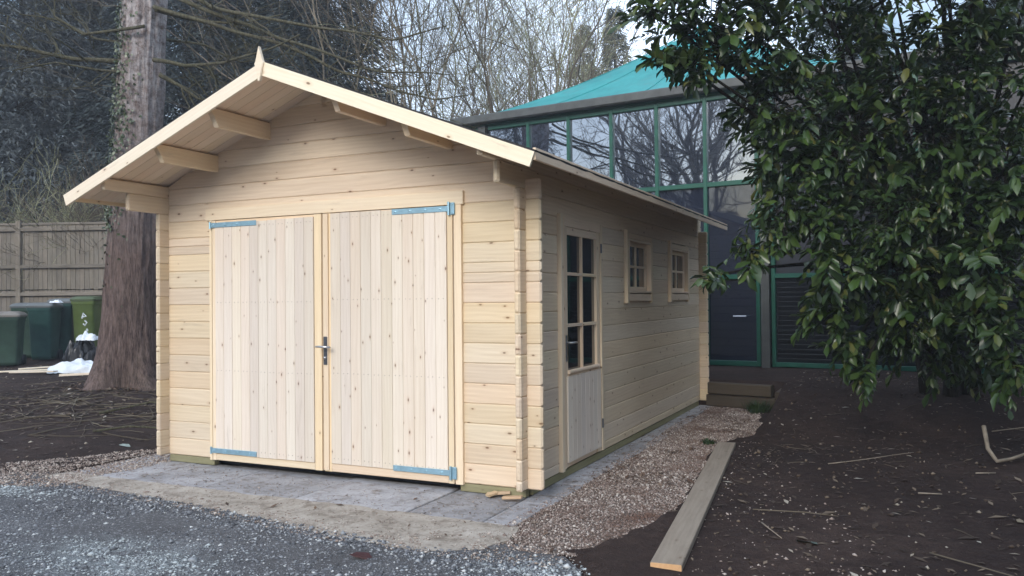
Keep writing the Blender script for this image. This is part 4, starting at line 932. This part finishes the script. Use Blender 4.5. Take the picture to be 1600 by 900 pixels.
# ------------------------------------------------------------------ the laurel on the right
LB = gp_(1480, 9.3); LAU = thing('laurel_tree', 'big dark evergreen laurel with glossy leaves overhanging the soil on the right', 'tree', (LB.x, LB.y, LB.z))
BL = [(1050, 20, 6.6, .40, 40), (1110, 40, 6.7, .42, 55), (1150, -40, 6.8, .6, 60), (1075, 105, 6.5, .17, 16), (1035, 95, 6.4, .10, 6), (1190, 70, 7.0, .42, 50), (1210, 170, 7.1, .36, 55),
      (1235, 255, 7.2, .36, 60), (1215, 345, 7.2, .27, 36), (1165, 395, 7.2, .13, 9), (1118, 432, 7.3, .10, 7), (1265, 335, 7.3, .38, 60), (1300, 425, 7.3, .36, 60), (1290, 500, 7.4, .20, 26), (1320, 545, 7.4, .16, 16), (1345, 590, 7.4, .11, 9),
      (1390, 420, 7.4, .42, 70), (1420, 500, 7.4, .26, 34), (1390, 330, 7.3, .5, 75), (1330, 200, 7.6, .5, 70), (1460, 200, 7.5, .6, 85), (1500, 330, 7.2, .55, 85), (1480, 440, 7.2, .36, 45), (1560, 420, 6.8, .42, 50),
      (1575, 260, 6.9, .55, 75), (1300, 90, 7.8, .5, 50), (1400, 120, 7.8, .55, 60), (1520, 110, 7.4, .6, 75), (1610, 120, 7.0, .6, 60), (1640, 330, 6.8, .55, 50), (1575, 540, 6.6, .22, 20), (1592, 590, 6.5, .15, 12), (1540, 500, 6.9, .20, 14),
      (1180, -150, 7.0, .7, 60), (1330, -160, 7.2, .8, 80), (1500, -150, 7.2, .8, 80), (1640, -100, 7.0, .8, 70), (1250, -320, 7.4, .9, 60), (1480, -330, 7.4, 1.0, 70), (1010, 15, 6.4, .12, 7), (1260, -30, 7.3, .5, 55), (1390, -30, 7.5, .55, 50), (1530, -20, 7.3, .6, 60), (1330, 30, 8.0, .4, 20), (1470, 40, 8.0, .45, 25),
      (1440, 545, 8.2, .34, 34), (1520, 560, 8.4, .36, 36), (1390, 520, 8.5, .3, 24), (1400, 260, 8.6, 1.0, 120), (1520, 300, 8.4, 1.0, 120), (1280, 230, 8.2, .7, 80), (1620, 250, 8.2, 1.0, 90), (1450, 440, 8.3, .7, 70)]
cl, cd_ = [], []
rs = np.random.default_rng(99); crown_c = np.array(at(1480, 330, 8.0))
for px, py, d, r, n in BL:
    if d < 8 and py > 230 and r > .25: n = int(n*.85)
    c = np.array(at(px, py, d)); q = rs.normal(0, 1, (n, 3)); q /= np.linalg.norm(q, axis=1, keepdims=True); q *= (r*rs.uniform(.25, 1, n)**.5)[:, None]*np.array([1, 1, .95])
    cl.append(c+q); o = (c+q)-crown_c; o /= np.linalg.norm(o, axis=1, keepdims=True); cd_.append(o*.6+q/r*.7+rs.normal(0, .35, (n, 3))+np.array([0, 0, -.25]))
cl = np.concatenate(cl); cd_ = np.concatenate(cd_); cd_ /= np.linalg.norm(cd_, axis=1, keepdims=True)
pos, dr, up, sz = [], [], [], []
for c, d in zip(cl, cd_):
    k = rs.integers(6, 11); a0 = rs.uniform(0, 6.28); e1 = np.cross(d, [0, 0, 1.]); e1 /= np.linalg.norm(e1)+1e-9; e2 = np.cross(d, e1); s0 = rs.uniform(.065, .15)
    if rs.uniform() < .55:                   # a long shoot with leaves in two ranks
        k = rs.integers(8, 15); ln = rs.uniform(.16, .40); bend = rs.uniform(.0, .45); rk = e1*math.cos(a0)+e2*math.sin(a0)*.5
        for i in range(k):
            t_ = i/k; p = c+d*ln*(t_-.6)+np.array([0, 0, -1.])*bend*ln*t_*t_; q = d*(.45+.5*t_)+rk*(1 if i % 2 else -1)*(1-.5*t_)+rs.normal(0, .16, 3)-np.array([0, 0, bend*t_+.05])
            pos.append(p); dr.append(q); up.append(np.array([0, 0, 1.])+d*.4+rs.normal(0, .28, 3)); sz.append(s0*rs.uniform(.6, 1.2))
        continue
    for i in range(k):
        a = a0+i*2.4; t_ = i/k; ang = .55+.8*(1-t_); o = e1*math.cos(a)+e2*math.sin(a); q = d*math.cos(ang)+o*math.sin(ang); q[2] -= rs.uniform(.1, .6)
        pos.append(c-d*(.09*(1-t_))+rs.normal(0, .008, 3)); dr.append(q); up.append(d*.5+np.array([0, 0, 1.])+rs.normal(0, .3, 3)); sz.append(s0*rs.uniform(.6, 1.2))
pos, dr, up, sz = map(np.array, (pos, dr, up, sz))
LL = LEAFB*np.array([1, .68, 1.0]); Rm = leaf_mats(pos, dr, up, sz); Rm[:, :, 1] *= rs.uniform(.75, 1.15, len(Rm))[:, None]; Rm[:, :, 2] *= rs.uniform(.3, 3.0, len(Rm))[:, None]
# the 300 leaves that show largest are leaves of their own
rel = pos+dr*0.05-np.array(CAM); dep = rel@np.array(_f); ix = 800+FPX*(rel@np.array(_r))/dep; iy = 450-FPX*(rel@np.array(_u))/dep
vis = (ix > 0) & (ix < 1600) & (iy > 0) & (iy < 900); vd = rel/np.linalg.norm(rel, axis=1, keepdims=True)
show = np.where(vis, (sz/dep)**2*(.25+abs((Rm[:, :, 2]/sz[:, None]*vd).sum(1))), 0)
# keep only those not buried: nearest in their little square of view
cell = (ix//22).astype(int)*1000+(iy//22).astype(int); first = {}
for i in np.argsort(dep):
    if vis[i] and cell[i] not in first: first[cell[i]] = i
cand = np.array(list(first.values())); own = cand[np.argsort(-show[cand])[:300]]
rest = np.ones(len(pos), bool); rest[own] = False; lo = np.array(LAU.location)
link('foliage', leaves_mesh('foliage', pos[rest]-lo, Rm[rest], M_LAUREL, LL), LAU, kind='stuff')
lme = []
for b in (-.12, -.22, -.05, -.3):
    q = LL.copy(); q[:, 2] += b*q[:, 0]**2*.6; lme.append(new_mesh('leaf', q, LEAFT, M_LEAF1))
for j, i in enumerate(own):
    mw = Matrix(Rm[i].tolist()).to_4x4(); mw.translation = V(pos[i]-lo); link('leaf', lme[j % 4], LAU, mw)
# trunk, limbs and twigs
m = MB(); hub = V(at(1485, 440, 9.2))-LAU.location
for dx, dy in ((0, 0), (.18, .1), (-.2, .08)): m.tube(wander([V((dx, dy, -.15)), V((dx*1.6, dy*2, .8)), hub+V((dx*2, dy, .3))], .06, dx+3), [.09]*10+[.07]*9, 8)
m.build('trunk', M_DARKBARK, LAU, True)
m = MB(); cs = []
for px, py, d, r, n in BL:
    c = V(at(px, py, d))-LAU.location; cs.append(c); mid = hub.lerp(c, .5)+V((0, 0, .25)); m.tube(wander([hub, mid, c], .10, px*.01, 6), [.04-.0026*i for i in range(13)], 5, False)
for c, d in list(zip(cl, cd_)):
    p = V(c)-LAU.location; b = min(cs, key=lambda q: (q-p).length); q = p.lerp(b, .6)-V(d)*.05; m.tube([p, p.lerp(q, .5)-V(d)*.03, q], [.0025, .0035, .006], 3, False)
m.build('limbs', M_DARKBARK, LAU, True, kind='stuff')

# ------------------------------------------------------------------ small things on the ground
def stick(pts, r, lab, mat=M_PALE, name='stick', cat='stick', group=None):
    q = wander([V((x, y, gz(x, y)+dz+r*.6)) for x, y, dz in pts], .012, pts[0][0]*7, 5); n = len(q)
    o = MB().tube(q, [r*(1-.5*i/(n-1)) for i in range(n)], 7).build(name, mat, None, True); return tag(o, lab, cat, group)
stick([(3.03, 2.7, .27), (3.05, 2.58, .1), (3.11, 2.5, .02), (3.22, 2.6, .03), (3.5, 2.95, .09), (3.9, 3.4, .12)], .019, 'curved pale fallen branch with an upturned end at the right edge of the soil', name='fallen_branch', cat='branch')
stick([(2.51, 1.12, .01), (2.66, 1.16, .01)], .007, 'short whitish stick lying right of centre on the dark soil', group='pale sticks on the soil')
stick([(1.85, 2.0, .01), (2.2, 2.35, .015), (2.5, 2.75, .02)], .0045, 'long thin pale stick on the soil behind the end of the plank', group='pale sticks on the soil')
stick([(2.93, 2.0, .01), (3.07, 2.05, .01)], .006, 'short pale stick just left of the curved fallen branch', group='pale sticks on the soil')
stick([(3.2, 3.9, .01), (3.75, 4.2, .02)], .006, 'straight pale twig lying farthest back at the right edge', group='pale sticks on the soil')
stick([(1.52, .25, .01), (1.85, .18, .02), (2.05, .2, .015)], .005, 'thin bent twig right of the middle of the plank', M_TWIG, group='pale sticks on the soil')
stick([(1.62, -.05, .01), (1.78, -.35, .01)], .005, 'short straight twig right of the near end of the plank', group='pale sticks on the soil')
stick([(2.55, -.35, .01), (2.85, -.62, .02), (3.1, -.8, .02)], .005, 'long dark twig in the bottom right corner of the soil', M_TWIG, group='pale sticks on the soil')
stick([(-5.3, .6, .01), (-4.95, .75, .08), (-4.5, .95, .06), (-4.15, 1.3, .09)], .014, 'reddish bent branch lying on the soil left of the garage corner', M_LIMB, 'fallen_branch', 'branch')
stick([(-6.1, 1.3, .02), (-5.6, 1.6, .14), (-5.0, 1.75, .10)], .016, 'dead branch arching over the brushwood below the big trunk', M_LIMB, 'fallen_branch', 'branch')
def fallen_leaf(x, y, ln, a, c, lab, z=None):
    q = LL*ln; m_ = flat('fallen_leaf_'+lab.split()[0], c, .6, 0, .25, 30); o = link('fallen_leaf', new_mesh('fallen_leaf', q*np.array([1, 1.2, 1.0]), LEAFT, m_))
    o.location = (x, y, (gz(x, y) if z is None else z)+.014); o.rotation_euler = (.2, .1, a); return tag(o, lab, 'leaf')
fallen_leaf(-.36, -1.62, .14, .4, (.045, .012, .014), 'maroon dead leaf curled on the tarmac in front of the doors', .0)
fallen_leaf(1.98, -.42, .17, 2.4, (.09, .12, .10), 'grey-green fallen leaf on the soil right of the near plank end')
fallen_leaf(2.62, -.80, .16, .1, (.20, .20, .14), 'pale olive fallen leaf at the bottom right of the soil')
fallen_leaf(3.05, .55, .13, 1.0, (.26, .21, .14), 'light tan fallen leaf near the right edge of the soil')
fallen_leaf(-4.55, .30, .12, .5, (.30, .36, .33), 'pale grey-green fallen leaf beside the reddish branch on the left')
m = MB(); rs2 = random.Random(4)
def tuft(loc, n, h, lab, spread=.07):
    m = MB()
    for i in range(n):
        a = rs2.uniform(0, 6.28); r = rs2.uniform(0, spread); x, y = r*math.cos(a), r*math.sin(a); b = rs2.uniform(.2, 1)*h; ox, oy = math.cos(a)*b*.6, math.sin(a)*b*.6; px, py = -math.sin(a)*.004, math.cos(a)*.004
        m.add([(x-px, y-py, -.01), (x+px, y+py, -.01), (x+ox*.5+px, y+oy*.5+py, b*.7), (x+ox, y+oy, b), (x+ox*.5-px, y+oy*.5-py, b*.7)], [(0, 1, 2, 4), (4, 2, 3)])
    o = m.build('grass_tuft', M_GRASS); o.location = loc; return tag(o, lab, 'grass tuft')
tuft((.70, 2.72, 0), 130, .045, 'small green grass tuft on the gravel at the far end of the plank')
tuft((.80, 5.12, .0), 260, .16, 'dark green weed clump at the foot of the timber sleepers', .16)

# ------------------------------------------------------------------ thin winter haze
hz = NT('haze_air'); hz.t.nodes.remove(hz.p); pv = hz.n('ShaderNodeVolumePrincipled'); pv.inputs['Color'].default_value = (.86, .92, 1, 1); pv.inputs['Density'].default_value = .0028; pv.inputs['Anisotropy'].default_value = .2
hz.l(pv.outputs[0], hz.out.inputs['Volume'])
link('haze', MB().box((-110, -110, -12), (110, 110, 21)).mesh('haze', hz.m), kind='stuff')
